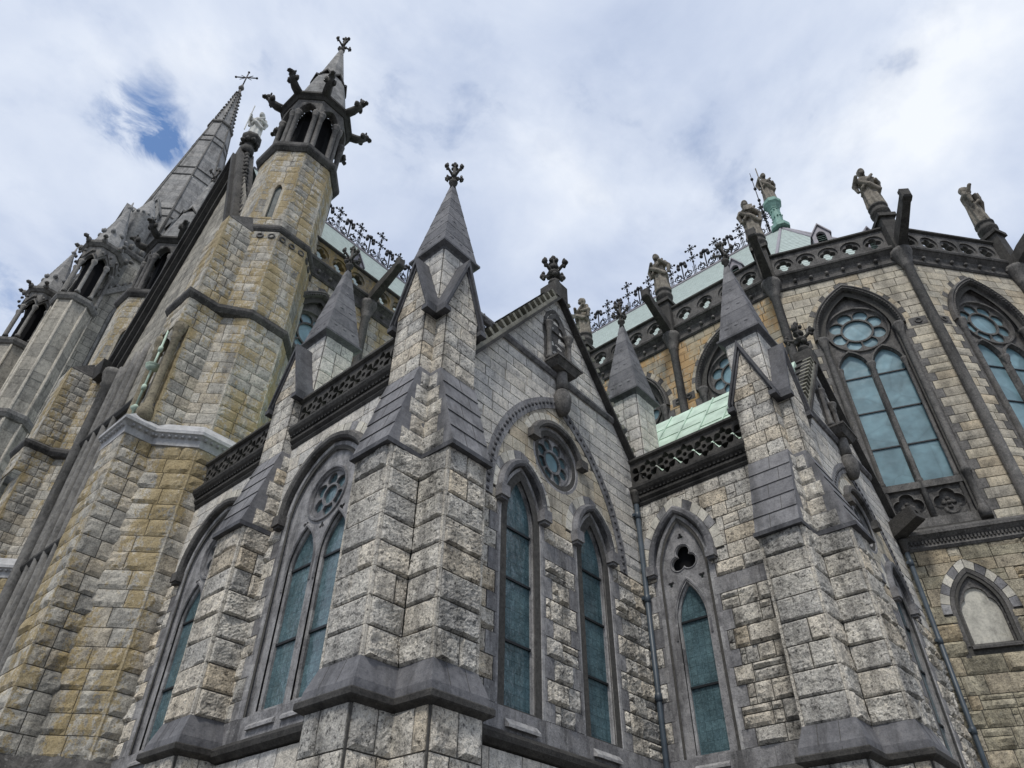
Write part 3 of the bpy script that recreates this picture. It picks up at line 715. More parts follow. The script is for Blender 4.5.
# coping of the gable with its crockets and cross finial
cp = MB()
GXL, GXR = 6.35, 11.75
for sg, xe in ((-1, GXL), (1, GXR)):
    L = [(GXA, rake_z(GXA) - .14), (xe, rake_z(xe) - .14), (xe, rake_z(xe) + .24), (GXA, rake_z(GXA) + .24)]
    cp.tint = 0.0; cp.prism(GF, ccw(L), -.32, .035)  # darkest trim tone on the body paints shade into the slots between ribs
    cp.tint = .1; cp.prism(GF, ccw([(GXA, rake_z(GXA) - .22), (xe, rake_z(xe) - .22), (xe, rake_z(xe) - .12), (GXA, rake_z(GXA) - .12)]), -.2, .17)
    ln = math.hypot(1, 1.36); dd_ = (sg / ln, -1.36 / ln); mm_ = (sg * 1.36 / ln, 1 / ln); LT = abs(xe - GXA) * ln
    Q = lambda t, h: (GXA + dd_[0] * t + mm_[0] * h, rake_z(GXA) + dd_[1] * t + mm_[1] * h)
    cp.mi = 1; cp.tint = .9; cp.prism(GF, ccw([Q(0, -.09), Q(LT, -.09), Q(LT, .0), Q(0, .0)]), .0, .13)
    t = .30
    while t < LT:                                   # ribs with dark slots between them
        cp.tint = .6 + .4 * rnd.random(); cp.prism(GF, ccw([Q(t, -.01), Q(t + .085, -.01), Q(t + .085, .155), Q(t, .155)]), -.1, .128); t += .27
    cp.mi = 0; cp.tint = .2
    t = .3
    while t < LT:
        cp.prism(GF, ccw([Q(t - .02, .07), Q(t + .10, .07), Q(t + .09, .19), Q(t - .01, .19)]), -.3, -.08); t += .47
D('gable_coping', cp, ['trim', 'cope'], o_gable)
f = MB(); f.tint = .4; f.box(GF, GXA - .2, GXA + .2, 13.5, 13.98, -.3, .16)
finial(f, (GXA, GY + .05, 13.95), 1.12, .31)
for z, k in ((14.43, .17), (14.68, .13)): f.blob((GXA, GY + .05, z), (k, k, .09), 8, 6, .3)
D('finial', f, 'trim', o_gable)
# niche with colonnettes
nc = MB(); NX = 8.93
NA = Arch(.30, 12.45, .55, 8, NX)
strip_profile(nc, GF, NA, 11.35, [(0, -.22), (0, .01), (.06, .05), (.10, .04), (.11, .0)], .3)
nc.tint = .05; nc.poly([GF(a, b, .018) for a, b in NA.outline(0, 11.35)])
nc.tint = .5
for sg in (-1, 1):
    c = GF(NX + sg * .33, 0, .10); nc.lathe(c, [(.085, 11.42), (.085, 11.5), (.055, 11.53), (.055, 12.2), (.075, 12.24), (.06, 12.28), (.11, 12.4), (.11, 12.45)], 10)
nc.tint = .3; nc.plate(GF, NA.outline(.0, 12.42), [foil((NX, 12.58), 3, .13, .12, math.pi / 2, 40)], .02, .05)
ped = [(.5, .34), (.44, .30)]
nc.tint = .3; nc.hexa([GF(NX - .3, 11.22, .27), GF(NX + .3, 11.22, .27), GF(NX + .3, 11.22, -.02), GF(NX - .3, 11.22, -.02), GF(NX - .38, 11.36, .36), GF(NX + .38, 11.36, .36), GF(NX + .38, 11.36, -.02), GF(NX - .38, 11.36, -.02)])
nc.box(GF, NX - .40, NX + .40, 11.36, 11.41, -.02, .38)
nc.tint = 1.0; nc.lathe(GF(NX, 0, .13), [(.115, 10.78), (.115, 11.22)], 12)
nc.tint = .4; nc.lathe(GF(NX, 0, .12), [(.02, 10.18), (.09, 10.21), (.15, 10.32), (.175, 10.46), (.18, 10.62), (.15, 10.64), (.15, 10.70), (.12, 10.76)], 12)
D('niche', nc, 'trimgrey', o_gable)
# second gable: the same module moved to the choir side
OFF = Vector((C2[0] - C1[0], C2[1] - C1[1], 0))
for o in (o_gable, w1, w2, ro): copy_tree(o, loc=tuple(Vector(o.location) + OFF))

# ------------------------------------------------------------------ long chapel walls with pierced parapets
def pierced_parapet(F, u0, u1, name='parapet', mat='trim'):
    p = MB(); p.tint = .5
    L = u1 - u0; n_ = max(2, int(round(L / .47))); du = L / n_; hs = []; zc_ = 10.03
    for i in range(n_):
        c = u0 + (i + .5) * du
        hs.append(foil((c, zc_), 4, .13, .075, math.pi / 4, 48))
        if i < n_ - 1:
            for sg in (-1, 1): hs.append(foil((c + du / 2, zc_ + sg * .175), 3, .04, .042, math.pi / 2 * sg, 18))
            hs.append(circ((c + du / 2, zc_), .05, 10))
    p.plate(F, [(u0, 9.72), (u1, 9.72), (u1, 10.32), (u0, 10.32)], hs, -.13, .05, True)
    o = D(name, p, mat)
    c = MB(); sweep(c, F, u0, u1, [(-.17, 10.32), (.06, 10.32), (.11, 10.35), (.11, 10.40), (.02, 10.47), (-.09, 10.47), (-.17, 10.42)], .35)
    D('coping', c, mat, o)
    k = MB(); sweep(k, F, u0, u1, [(-.06, 9.28), (.03, 9.28), (.06, 9.33), (.045, 9.37), (.10, 9.42), (.10, 9.47), (.07, 9.50), (.16, 9.58), (.19, 9.64), (.19, 9.69), (.08, 9.73), (-.06, 9.73)], .2)
    n2 = int(L / .09); k.tint = .05
    for i in range(n2): k.box(F, u0 + (i + .25) * L / n2, u0 + (i + .75) * L / n2, 9.50, 9.56, .06, .125)
    D('cornice', k, mat, o)
    return o
LFX = 5.61; LF = Fr((LFX, 0, 0), LEFT)               # u = -y
W8X = 11.41; W8 = Fr((W8X, 0, 0), LEFT)
pierced_parapet(LF, -13.85, -11.1); pierced_parapet(LF, -10.35, -7.5); pierced_parapet(W8, -6.72, -4.12)
# twin light windows
TW = Arch(.90, 7.60, 1.10, 12)
def twin_window():
    F = STD; s = MB()
    strip_profile(s, F, TW, 4.55, [(-.02, -.10), (.0, -.03), (.03, -.03), (.05, .012), (.12, .012), (.12, -.03)], .85)
    quoins(s, F, 0, 1.02, 4.55, 7.6, WALL_C, (.04, .20))
    o = D('twin_light_window', s, 'dark')
    t = MB(); lights = [Arch(.29, 6.72, .62, 9, c) for c in (-.40, .40)]
    hs = [a.outline(.03, 4.62) for a in lights]
    rc = (0, 7.86)
    hs.append(circ(rc, .44, 40))
    hs += [foil((sg * .46, 7.43), 3, .04, .035, -math.pi / 2, 16) for sg in (-1, 1)] + [foil((0, 7.27), 3, .035, .03, math.pi / 2, 16)]
    t.tint = .8; t.plate(F, TW.outline(-.015, 4.56), hs, -.10, -.05)
    for a in lights: strip_profile(t, F, a, 4.62, [(.03, -.05), (.03, -.08), (.0, -.11), (.0, -.16)], .82); strip_profile(t, F, a, a.sp - .35, [(.035, -.052), (.045, -.035), (.075, -.035), (.085, -.052)], .5)
    cz = lambda r_, w: [F(rc[0] + r_ * math.cos(2 * math.pi * i / 40), rc[1] + r_ * math.sin(2 * math.pi * i / 40), w) for i in range(40)]
    t.tint = .4; t.rings([cz(.50, -.05), cz(.49, -.02), cz(.46, -.02), cz(.44, -.06), cz(.42, -.06), cz(.41, -.11)], True)
    t.plate(F, circ(rc, .42, 40), [circ(rc, .17, 24)] + petals(rc, 6, .205, .28, .405, .016, R(30)), -.15, -.09)
    t.tint = .9
    for a in lights: t.hexa([F(a.c - .32, 4.36, .06), F(a.c + .32, 4.36, .06), F(a.c + .32, 4.36, -.2), F(a.c - .32, 4.36, -.2), F(a.c - .32, 4.40, .06), F(a.c + .32, 4.40, .06), F(a.c + .32, 4.64, -.17), F(a.c - .32, 4.64, -.17)])
    D('tracery', t, 'dark', o)
    gl, br = MB(), MB()
    for a in lights: glazing(gl, br, F, a.outline(.01, 4.6), -.15, (5.56, 6.72), .29, a.c)
    gl.poly([F(rc[0] + .42 * math.cos(2 * math.pi * i / 30), rc[1] + .42 * math.sin(2 * math.pi * i / 30), -.14) for i in range(30)])
    D('glass', gl, 'glass', o); D('glazing_bar', br, 'bar', o)
    h = MB(); hood(h, F, raised(TW, .12, .14), 0, .15, .12, .2, .17); D('hood_mould', h, 'trimgrey', o)
    v = MB(); voussoirs(v, F, raised(TW, .12, .14), .155, .33, 10, .02, [lambda: .2 + .8 * rnd.random()], alt=[0, 0, 1, 0, 0]); D('voussoir_ring', v, ['voussoir', 'dark'], o)
    return o
YW = (8.98, 12.25)
tw = twin_window(); tw.location = (LFX, YW[0], 0); tw.rotation_euler = (0, 0, R(-90))
copy_tree(tw, loc=(LFX, YW[1], 0), rz=R(-90))
lw = MB()
ashlar(lw, Fr((LFX - .06, 0, 0), LEFT), -13.9, -6.8, cs_pl, rock=.035, cell=.07, wid=(.35, .7))
tw_void = [Arch(.90, 7.60, 1.10, 9, -y).outline(-.02, 4.55) for y in YW]; tw_arch = [q for y in YW for A_ in (Arch(.90, 7.60, 1.10, 9, -y),) for q in (raised(A_, .12, .14).outline(.33, 9), A_.outline(.12, 7))]
def left_cuts(ci, v0, v1):
    out = []
    for y in YW: out += quoin_cuts(-y, 1.02, 4.3, 7.6, (.04, .20))(ci, v0, v1)
    if v0 < ZD - .01: out = [(-14, -6)]
    return out
lw.mi = 2; ashlar(lw, LF, -13.9, -7.0, [c for c in WALL_C if c < 7.68], left_cuts, void=tw_void, rock=.05, cell=.04, sneck=.3, wid=(.26, .6)); lw.mi = 0
lo_ = [c for c in WALL_C if c < 7.68][-1]
ashlar(lw, LF, -13.9, -6.8, mk_courses(lo_, 9.3, (.26, .36), 44), None, arches=tw_arch, void=tw_void, rock=.018, cell=.07, sneck=.2, wid=(.3, .7), joint=.017)
o_left = D('chapel_wall', lw, ['granite_up', 'mortar', 'granite'])
ds = MB(); sweep(ds, LF, -13.9, -6.9, [(-.03, 4.0), (.10, 4.02), (.17, 4.08), (.18, 4.15), (.15, 4.2), (-.03, 4.28)], .12); D('string_course', ds, 'trim', o_left)
dd = MB()
for i in range(14):
    x0 = -13.9 + i * .5; dd.tint = .5 + .35 * rnd.random(); dd.box(LF, x0 + .003, x0 + .497, 4.26, ZD - .004, -.04, .018)
D('dressed_stonework', dd, 'dark', o_left)
# trefoil window
TF = Arch(.47, 7.66, 1.06, 10)
def trefoil_window():
    F = STD; s = MB()
    strip_profile(s, F, TF, 4.5, [(-.02, -.09), (-.01, -.02), (.02, -.02), (.04, .012), (.10, .012), (.10, -.03)], .85)
    quoins(s, F, 0, .57, 4.55, 7.6, WALL_C, (.06, .22))
    o = D('trefoil_window', s, 'dark')
    t = MB(); a = Arch(.265, 6.75, .68, 9); rc = (0, 7.92)
    hs = [a.outline(.03, 4.6), foil(rc, 3, .135, .135, math.pi / 2, 48)] + [foil((sg * .32, 7.5), 3, .035, .03, -math.pi / 2, 14) for sg in (-1, 1)] + [foil((0, 8.38), 3, .035, .03, math.pi / 2, 14)]
    t.tint = .75; t.plate(F, TF.outline(-.015, 4.5), hs, -.12, -.05)
    strip_profile(t, F, a, 4.6, [(.03, -.05), (.03, -.08), (0, -.11), (0, -.16)], .8); strip_profile(t, F, a, a.sp - .3, [(.05, -.052), (.06, -.035), (.09, -.035), (.10, -.052)], .5)
    t.tint = .45; fo, fi = foil(rc, 3, .135, .175, math.pi / 2, 48), foil(rc, 3, .135, .135, math.pi / 2, 48)
    t.rings([[F(x, y, -.05) for x, y in fo], [F(x, y, -.035) for x, y in [(p[0] * .6 + q[0] * .4, p[1] * .6 + q[1] * .4) for p, q in zip(fo, fi)]], [F(x, y, -.06) for x, y in fi]], True)
    t.tint = .9; t.hexa([F(-.3, 4.36, .06), F(.3, 4.36, .06), F(.3, 4.36, -.2), F(-.3, 4.36, -.2), F(-.3, 4.40, .06), F(.3, 4.40, .06), F(.3, 4.62, -.17), F(-.3, 4.62, -.17)])
    D('tracery', t, 'dark', o)
    gl, br = MB(), MB(); glazing(gl, br, F, a.outline(.01, 4.58), -.15, (5.65, 6.78), .265); D('glass', gl, 'glass', o); D('glazing_bar', br, 'bar', o)
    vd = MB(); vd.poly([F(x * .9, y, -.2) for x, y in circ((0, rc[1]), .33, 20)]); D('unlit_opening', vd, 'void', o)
    h = MB(); hood(h, F, raised(TF, .10, .22), 0, .14, .11, .18, .17); D('hood_mould', h, 'dark', o)
    v = MB(); voussoirs(v, F, raised(TF, .10, .22), .145, .32, 7, .02, [lambda: .2 + .8 * rnd.random()], alt=[0, 0, 1, 0, 0, 1, 0]); D('voussoir_ring', v, ['voussoir', 'dark'], o)
    return o
YT = 5.86
tfw = trefoil_window(); tfw.location = (W8X, YT, 0); tfw.rotation_euler = (0, 0, R(-90))
ww = MB()
ashlar(ww, Fr((W8X - .06, 0, 0), LEFT), -6.7, -3.9, cs_pl, rock=.035, cell=.07, wid=(.35, .7))
def w8_cuts(ci, v0, v1):
    out = quoin_cuts(-YT, .57, 4.3, 7.6, (.06, .22))(ci, v0, v1); m_ = (v0 + v1) / 2
    if BZ[0] < m_ < BZ[1]: out.append((-YT, -3.4))
    if v0 < ZD - .01: out = [(-7, -3)]
    return out
tf_void = [Arch(.47, 7.66, 1.06, 9, -YT).outline(-.02, 4.5)]
ashlar(ww, W8, -6.72, -3.9, [c for c in WALL_C if c < 7.68], w8_cuts, void=tf_void, rock=.05, cell=.045, sneck=.45, wid=(.26, .6))
ashlar(ww, W8, -6.72, -3.9, mk_courses(lo_, 9.3, (.24, .36), 47), None, arches=[raised(Arch(.47, 7.66, 1.06, 9, -YT), .10, .22).outline(.32, 9), Arch(.47, 7.66, 1.06, 9, -YT).outline(.10, 7)], void=tf_void, rock=.018, cell=.07, sneck=.4, wid=(.28, .62), joint=.017)
o_w8 = D('chapel_wall', ww, ['granite', 'mortar'])
bdn = MB()
for i in range(3): bdn.tint = .5 + .3 * rnd.random(); bdn.box(W8, -YT + .57 + i * .42 + .003, -YT + .57 + (i + 1) * .42 - .003, BZ[0] + .004, BZ[1] - .004, -.02, .016)
for i in range(6): bdn.tint = .5 + .3 * rnd.random(); bdn.box(W8, -6.7 + i * .47 + .003, -6.7 + (i + 1) * .47 - .003, 4.26, ZD - .004, -.04, .018)
D('dressed_stonework', bdn, 'dark', o_w8)
ds = MB(); sweep(ds, W8, -6.7, -4.0, [(-.03, 4.0), (.10, 4.02), (.17, 4.08), (.18, 4.15), (.15, 4.2), (-.03, 4.28)], .12); D('string_course', ds, 'trim', o_w8)
# downpipes
def downpipe(x, y, z0, z1):
    p = MB(); p.lathe((0, 0, 0), [(.05, z0), (.05, z1)], 12)
    o = D('downpipe', p, 'pipe', loc=(x, y, 0))
    z = z1 - .3; k = MB()
    while z > z0 + .5:
        k.lathe((0, 0, 0), [(.052, z - .07), (.066, z - .06), (.066, z + .06), (.052, z + .07)], 12); k.box(STD, -.09, .09, z - .03, z + .03, -.07, -.02); z -= 1.75
    D('pipe_collar', k, 'pipe', o)
    h_ = MB(); h_.lathe((0, 0, 0), [(.05, z1 - .05), (.075, z1), (.085, z1 + .16), (.11, z1 + .2), (.11, z1 + .26)], 10); D('rainwater_head', h_, 'trim', o)
downpipe(11.31, 6.63, 0, 9.35); downpipe(17.14, 3.24, 0, 9.45)
# chapel roofs
def gable_roof(xl, xr, xm, y0, y1, ze, zr, name, mat, seams):
    r_ = MB(); t = .05
    for a in (xl, xr):
        r_.poly([(a, y0, ze), (a, y1, ze), (xm, y1, zr), (xm, y0, zr)])
    r_.poly([(xl, y0, ze), (xr, y0, ze), (xm, y0, zr)])
    o = D(name, r_, mat)
    s = MB()
    for a in (xl, xr):
        y = y0 + .35
        while y < y1:
            d = Vector((xm - a, 0, zr - ze)); n_ = Vector((-(zr - ze), 0, (xm - a))).normalized(); n_ = n_ if n_.z > 0 else -n_
            p0, p1 = Vector((a, y, ze)), Vector((xm, y, zr)); w = Vector((0, .018, 0))
            s.hexa([p0 - w, p0 + w, p0 + w + n_ * .035, p0 - w + n_ * .035, p1 - w, p1 + w, p1 + w + n_ * .035, p1 - w + n_ * .035])
            for k in range(1, 6):                   # staggered cross welts
                f_ = (k + (.5 if int(y * 10) % 2 else 0)) / 6; p = p0 + d * f_; q = p + Vector((0, seams, 0)); e = d.normalized() * .014
                s.hexa([p - e, p + e, q + e, q - e, p - e + n_ * .018, p + e + n_ * .018, q + e + n_ * .018, q - e + n_ * .018])
            y += seams
    D('standing_seam', s, mat, o); return o
gable_roof(11.62, 17.3, 14.4, 3.6, 14.5, 9.75, 13.55, 'copper_roof', 'copper', .62)
gable_roof(5.8, 12.2, 9.05, 6.95, 14.5, 9.6, 13.45, 'copper_roof', 'copper', .62)

# ------------------------------------------------------------------ choir and apse
u1_ = (0.3584, -0.9336, 0); A1O = Vector((17.3, 3.37, 0)) - Vector(u1_) * .9
c1 = A1O; c2 = A1O + Vector(u1_) * 3.72
u2_ = (.777, -.629, 0); c3 = c2 + Vector(u2_) * 3.72
u3_ = (.985, -.174, 0); c4 = c3 + Vector(u3_) * 3.72
CHX = c1.x
CF = Fr((CHX, 0, 0), LEFT); AF1 = Fr(c1, u1_); AF2 = Fr(c2, u2_); AF3 = Fr(c3, u3_)
# big traceried window
BW = Arch(.92, 16.15, 1.62, 14)
def great_window():
    F = STD; s = MB(); zb = 10.05
    strip_profile(s, F, BW, zb, [(-.06, -.28), (-.05, -.16), (.0, -.16), (.02, -.08), (.10, -.08), (.12, .015), (.20, .015), (.20, -.03)], .35)
    quoins(s, F, 0, 1.12, 10.0, 16.1, mk_courses(9.95, 16.2, (.24, .3), 61), (.05, .2))
    o = D('traceried_window', s, 'trimgrey')
    sh = MB()
    for sg in (-1, 1):
        for (c, w, r_) in ((1.0, .03, .085), (.82, -.12, .05)):
            sh.tint = .55; P = F(sg * c, 0, w)
            sh.lathe(P, [(r_ * 1.5, 10.05), (r_ * 1.5, 10.3), (r_ * 1.15, 10.36), (r_, 10.4), (r_, 11.25), (r_ * 1.35, 11.28), (r_ * 1.35, 11.36), (r_, 11.4), (r_, 15.85 if w > 0 else 14.8), (r_ * 1.3, 15.9 if w > 0 else 14.84), (r_ * 1.15, 15.95 if w > 0 else 14.9), (r_ * 1.9, 16.12 if w > 0 else 15.05), (r_ * 1.9, 16.2 if w > 0 else 15.1)], 10)
    D('jamb_shaft', sh, 'trimgrey', o)
    t = MB(); lights = [Arch(.385, 15.05, .62, 10, c) for c in (-.44, .44)]
    hs = [a.outline(.0, 11.3) for a in lights]; rc = (0, 16.45)
    hs.append(circ(rc, .80, 48))
    t.tint = .5; t.plate(F, BW.outline(-.05, 11.25), hs, -.27, -.15)
    for a in lights:
        strip_profile(t, F, a, 11.3, [(.06, -.15), (.05, -.10), (.0, -.10), (-.015, -.16), (-.03, -.2), (-.03, -.27)], .45)
    cz = lambda r_, w: [F(rc[0] + r_ * math.cos(2 * math.pi * i / 48), rc[1] + r_ * math.sin(2 * math.pi * i / 48), w) for i in range(48)]
    t.rings([cz(.86, -.15), cz(.84, -.09), cz(.79, -.09), cz(.77, -.16), cz(.75, -.16), cz(.74, -.2)], True)
    t.plate(F, circ(rc, .77, 48), [circ(rc, .385, 32)] + petals(rc, 8, .44, .58, .745, .022, R(22.5)), -.27, -.17)
    t.lathe(F(0, 0, -.13), [(.075, 10.3), (.075, 11.25), (.09, 11.28), (.09, 11.36), (.055, 11.42), (.055, 14.85), (.075, 14.9), (.07, 14.95), (.12, 15.1), (.12, 15.16)], 10)
    # blind quatrefoils under the lights
    t.tint = .55; t.box(F, -.95, .95, 11.1, 11.28, -.3, -.06); t.tint = .7; t.box(F, -.97, .97, 10.05, 10.28, -.3, -.02)
    t.tint = .35; t.plate(F, [(-.95, 10.28), (.95, 10.28), (.95, 11.1), (-.95, 11.1)], [foil((c, 10.69), 4, .17, .17, 0, 48) for c in (-.44, .44)], -.24, -.14)
    t.tint = .5; t.poly([F(-.95, 10.28, -.235), F(.95, 10.28, -.235), F(.95, 11.1, -.235), F(-.95, 11.1, -.235)])
    for c in (-.44, .44):
        fo, fi = foil((c, 10.69), 4, .17, .2, 0, 48), foil((c, 10.69), 4, .17, .16, 0, 48)
        t.rings([[F(x, y, -.14) for x, y in fo], [F((x + c) / 2 if 0 else x, y, -.11) for x, y in fi], [F(x, y, -.2) for x, y in fi]], True)
        t.tint = .15
        for k in range(4): t.blob(F(c + .11 * math.cos(k * math.pi / 2), 10.69 + .11 * math.sin(k * math.pi / 2), -.225), (.06, .03, .06), 8, 4, 0)
        t.tint = 1.0; t.blob(F(c, 10.69, -.2), (.05, .05, .05), 8, 5, 0); t.tint = .5
    D('tracery', t, 'trimgrey', o)
    gl, br = MB(), MB()
    for a in lights: glazing(gl, br, F, a.outline(-.01, 11.32), -.24, (12.45, 13.6, 14.8), .385, a.c)
    gl.poly([F(rc[0] + .76 * math.cos(2 * math.pi * i / 36), rc[1] + .76 * math.sin(2 * math.pi * i / 36), -.235) for i in range(36)])
    D('glass', gl, 'glassapse', o); D('glazing_bar', br, 'bar', o)
    h = MB(); strip_profile(h, F, BW, BW.sp, [(.12, .0), (.12, .10), (.16, .16), (.20, .13), (.23, .17), (.27, .15), (.29, .06), (.29, .0)], .3, False, True)
    for sg in (-1, 1):
        for k in range(24):
            e = BW.R - BW.a; r_ = BW.R + .155; hh = math.atan2(math.sqrt(r_ * r_ - e * e), e) * (k + .5) / 24; x = e - r_ * math.cos(hh)
            h.tint = .1; h.blob(F(x * (1 if sg < 0 else -1), BW.sp + r_ * math.sin(hh), .14), (.035, .03, .035), 5, 4, 0)
    D('hood_mould', h, 'trimgrey', o)
    v = MB(); voussoirs(v, F, BW, .295, .47, 12, .015, [lambda: .3 + .6 * rnd.random()], alt=[0, 0, 1]); D('voussoir_ring', v, ['apse', 'trimgrey'], o)
    return o
def bw_geo(c):
    A = Arch(.92, 16.15, 1.62, 10, c); return A.outline(-.05, 10.05), A.outline(.47, 16.2)
BWC = mk_courses(9.95, 16.2, (.24, .3), 61)
def upper_wall(mb, F, u0, u1, centres, seed, hide=None):
    vo = [bw_geo(c)[0] for c in centres]; ar = [bw_geo(c)[1] for c in centres]
    def cuts(ci, v0, v1):
        out = []
        for c in centres: out += quoin_cuts(c, 1.12, 10.0, 16.15, (.05, .2))(ci, v0, v1)
        return out
    ashlar(mb, F, u0, u1, BWC, cuts, void=vo, rock=.02, cell=.09, wid=(.35, .75), joint=.02)
    ashlar(mb, F, u0, u1, mk_courses(16.2, 18.5, (.24, .3), seed), None, arches=ar, void=vo, rock=.018, cell=.1, wid=(.35, .75), joint=.02)
def band(mb, F, u0, u1, skip):
    spans = []; a = u0
    for c in skip: spans.append((a, c - 1.3)); a = c + 1.3
    spans.append((a, u1))
    for p, q in spans:
        if q - p < .1: continue
        mb.tint = .5; mb.box(F, p, q, 16.02, 16.30, -.02, .03)
        n_ = max(1, int((q - p) / .3))
        for i in range(n_):
            c = F(p + (i + .5) * (q - p) / n_, 16.16, .03); mb.tint = .15
            mb.rings([[c + F.u * r_ * math.cos(k * math.pi / 5) + F.z * r_ * math.sin(k * math.pi / 5) + F.n * w for k in range(10)] for r_, w in ((.1, 0), (.09, .03), (.06, .03), (.05, .0))], True)
def crown_parapet(F, u0, u1, n_, m0, m1, mat='trimgrey'):
    p = MB(); p.tint = .45; L = u1 - u0; du = L / n_; zc_ = 19.55
    a0, a1 = u0 + .2, u1 - .2; du = (a1 - a0) / n_
    p.plate(F, [(u0, 19.12), (u1, 19.12), (u1, 19.98), (u0, 19.98)], [circ((a0 + (i + .5) * du, zc_), .29, 32) for i in range(n_)], .04, .09)
    p.plate(F, [(u0, 19.12), (u1, 19.12), (u1, 19.98), (u0, 19.98)], [foil((a0 + (i + .5) * du, zc_), 4, .125, .105, 0, 40) for i in range(n_)], -.14, .04, True)
    o = D('parapet', p, mat)
    c = MB(); sweep(c, F, u0, u1, [(-.18, 19.98), (.10, 19.98), (.17, 20.02), (.17, 20.08), (.05, 20.16), (-.08, 20.16), (-.18, 20.1)], .25, m0, m1); D('coping', c, 'trim', o)
    k = MB(); sweep(k, F, u0, u1, [(-.05, 18.48), (.05, 18.48), (.09, 18.54), (.06, 18.58), (.05, 18.7), (.08, 18.86), (.18, 18.98), (.22, 19.0), (.24, 19.06), (.22, 19.12), (.1, 19.15), (-.05, 19.15)], .15, m0, m1)
    nb = int(L / .42); k.tint = .8
    for i in range(nb): k.blob(F(u0 + (i + .5) * L / nb, 18.74, .10), (.06, .06, .06), 7, 5, .2)
    D('cornice', k, 'trimgrey' if mat == 'ochretrim' else mat, o); return o
def wall_shaft(x, y, F, z0=9.9):
    s = MB(); s.tint = .45
    s.lathe((0, 0, 0), [(.17, z0), (.17, z0 + .2), (.13, z0 + .28), (.13, 18.15), (.17, 18.2), (.14, 18.26), (.22, 18.45), (.24, 18.6), (.3, 18.72), (.3, 18.85)], 12)
    o = D('wall_shaft', s, 'trimgrey', loc=(x, y, 0), rz=math.atan2(F.u.y, F.u.x))
    b = MB(); b.tint = .4; G = STD                  # parapet pier carrying a statue
    b.box(G, -.2, .2, 18.8, 20.45, -.3, .2); b.box(G, -.27, .27, 20.30, 20.44, -.36, .28)
    b.tint = .6; b.lathe(tuple(G(0, 0, -.02)), [(.24, 20.44), (.24, 20.62), (.3, 20.68), (.3, 20.78), (.25, 20.84), (.25, 20.95), (.29, 20.98), (.29, 21.04)], 14)
    D('pier', b, 'trim', o)
    g_ = MB(); g_.tint = .3                         # long spout gargoyle
    pr = lambda u, v0, v1, w: [G(-u, v0, w), G(u, v0, w), G(u, v1, w), G(-u, v1, w)]
    g_.rings([pr(.14, 18.75, 19.15, .1), pr(.13, 19.0, 19.42, .45), pr(.12, 19.3, 19.68, .95), pr(.115, 19.52, 19.86, 1.3), pr(.14, 19.55, 19.95, 1.34), pr(.14, 19.6, 19.98, 1.46), pr(.09, 19.66, 19.92, 1.5)], True, False, True, True)
    g_.tint = .1; g_.rings([pr(.06, 18.95, 19.2, .12), pr(.055, 19.5, 19.72, .95), pr(.05, 19.75, 19.9, 1.36)], True, False, True, True)
    for sg in (-1, 1): g_.blob(G(sg * .11, 19.93, 1.36), (.05, .06, .07), 6, 5, .3)
    D('gargoyle', g_, 'trim', o)
    return o
gw_ = great_window(); gw_.location = tuple(AF1(1.86, 0, 0)); gw_.rotation_euler = (0, 0, math.atan2(u1_[1], u1_[0]))
copy_tree(gw_, loc=tuple(AF2(1.86, 0, 0)), rz=math.atan2(u2_[1], u2_[0]))
CHY = (6.1, 9.5, 12.9)
for y in CHY: copy_tree(gw_, loc=(CHX, y, 0), rz=R(-90))
ap = MB(); upper_wall(ap, AF1, 0, 3.72, [1.86], 71); upper_wall(ap, AF2, 0, 3.72, [1.86], 72)
NA_ = Arch(.41, 7.98, .80, 9, 2.0)
nz_cs = mk_courses(.0, 9.5, (.24, .40), 73)
def niche_cuts(ci, v0, v1):
    m_ = (v0 + v1) / 2
    return [(NA_.c - .53, NA_.c + .53)] if 7.1 < m_ < 8.05 else []
ap.mi = 2; ashlar(ap, AF1, 0, 3.72, nz_cs, niche_cuts, arches=[NA_.outline(.34, 8.05)], void=[NA_.outline(0, 7.3)], rock=.05, cell=.06, sneck=.45, wid=(.4, .85), joint=.015)
ashlar(ap, AF2, 0, 3.72, nz_cs, None, rock=.03, cell=.1, sneck=.3, wid=(.4, .85), joint=.015)
ap.mi = 0; ashlar(ap, AF3, 0, 3.72, [0, 6, 12, 18.5], None, rock=.0, cell=2, wid=(3, 4))
o_ap = D('apse_wall', ap, ['apse', 'mortar', 'apselow'])
k = MB(); band(k, AF1, .15, 3.6, [1.86]); band(k, AF2, .15, 3.6, [1.86])
D('carved_band', k, 'trimgrey', o_ap)
k = MB()
for F, m0, m1 in ((AF1, -.1, .26), (AF2, -.26, .26)):
    sweep(k, F, 0, 3.72, [(-.04, 9.45), (.05, 9.46), (.09, 9.52), (.06, 9.58), (.05, 9.68), (.14, 9.78), (.17, 9.8), (.17, 9.88), (.1, 9.96), (-.04, 10.02)], .35, m0, m1)
    for i in range(48): k.tint = .1; k.box(F, .04 + i * .077, .08 + i * .077, 9.60, 9.68, .04, .1)
D('string_course', k, 'trimgrey', o_ap)
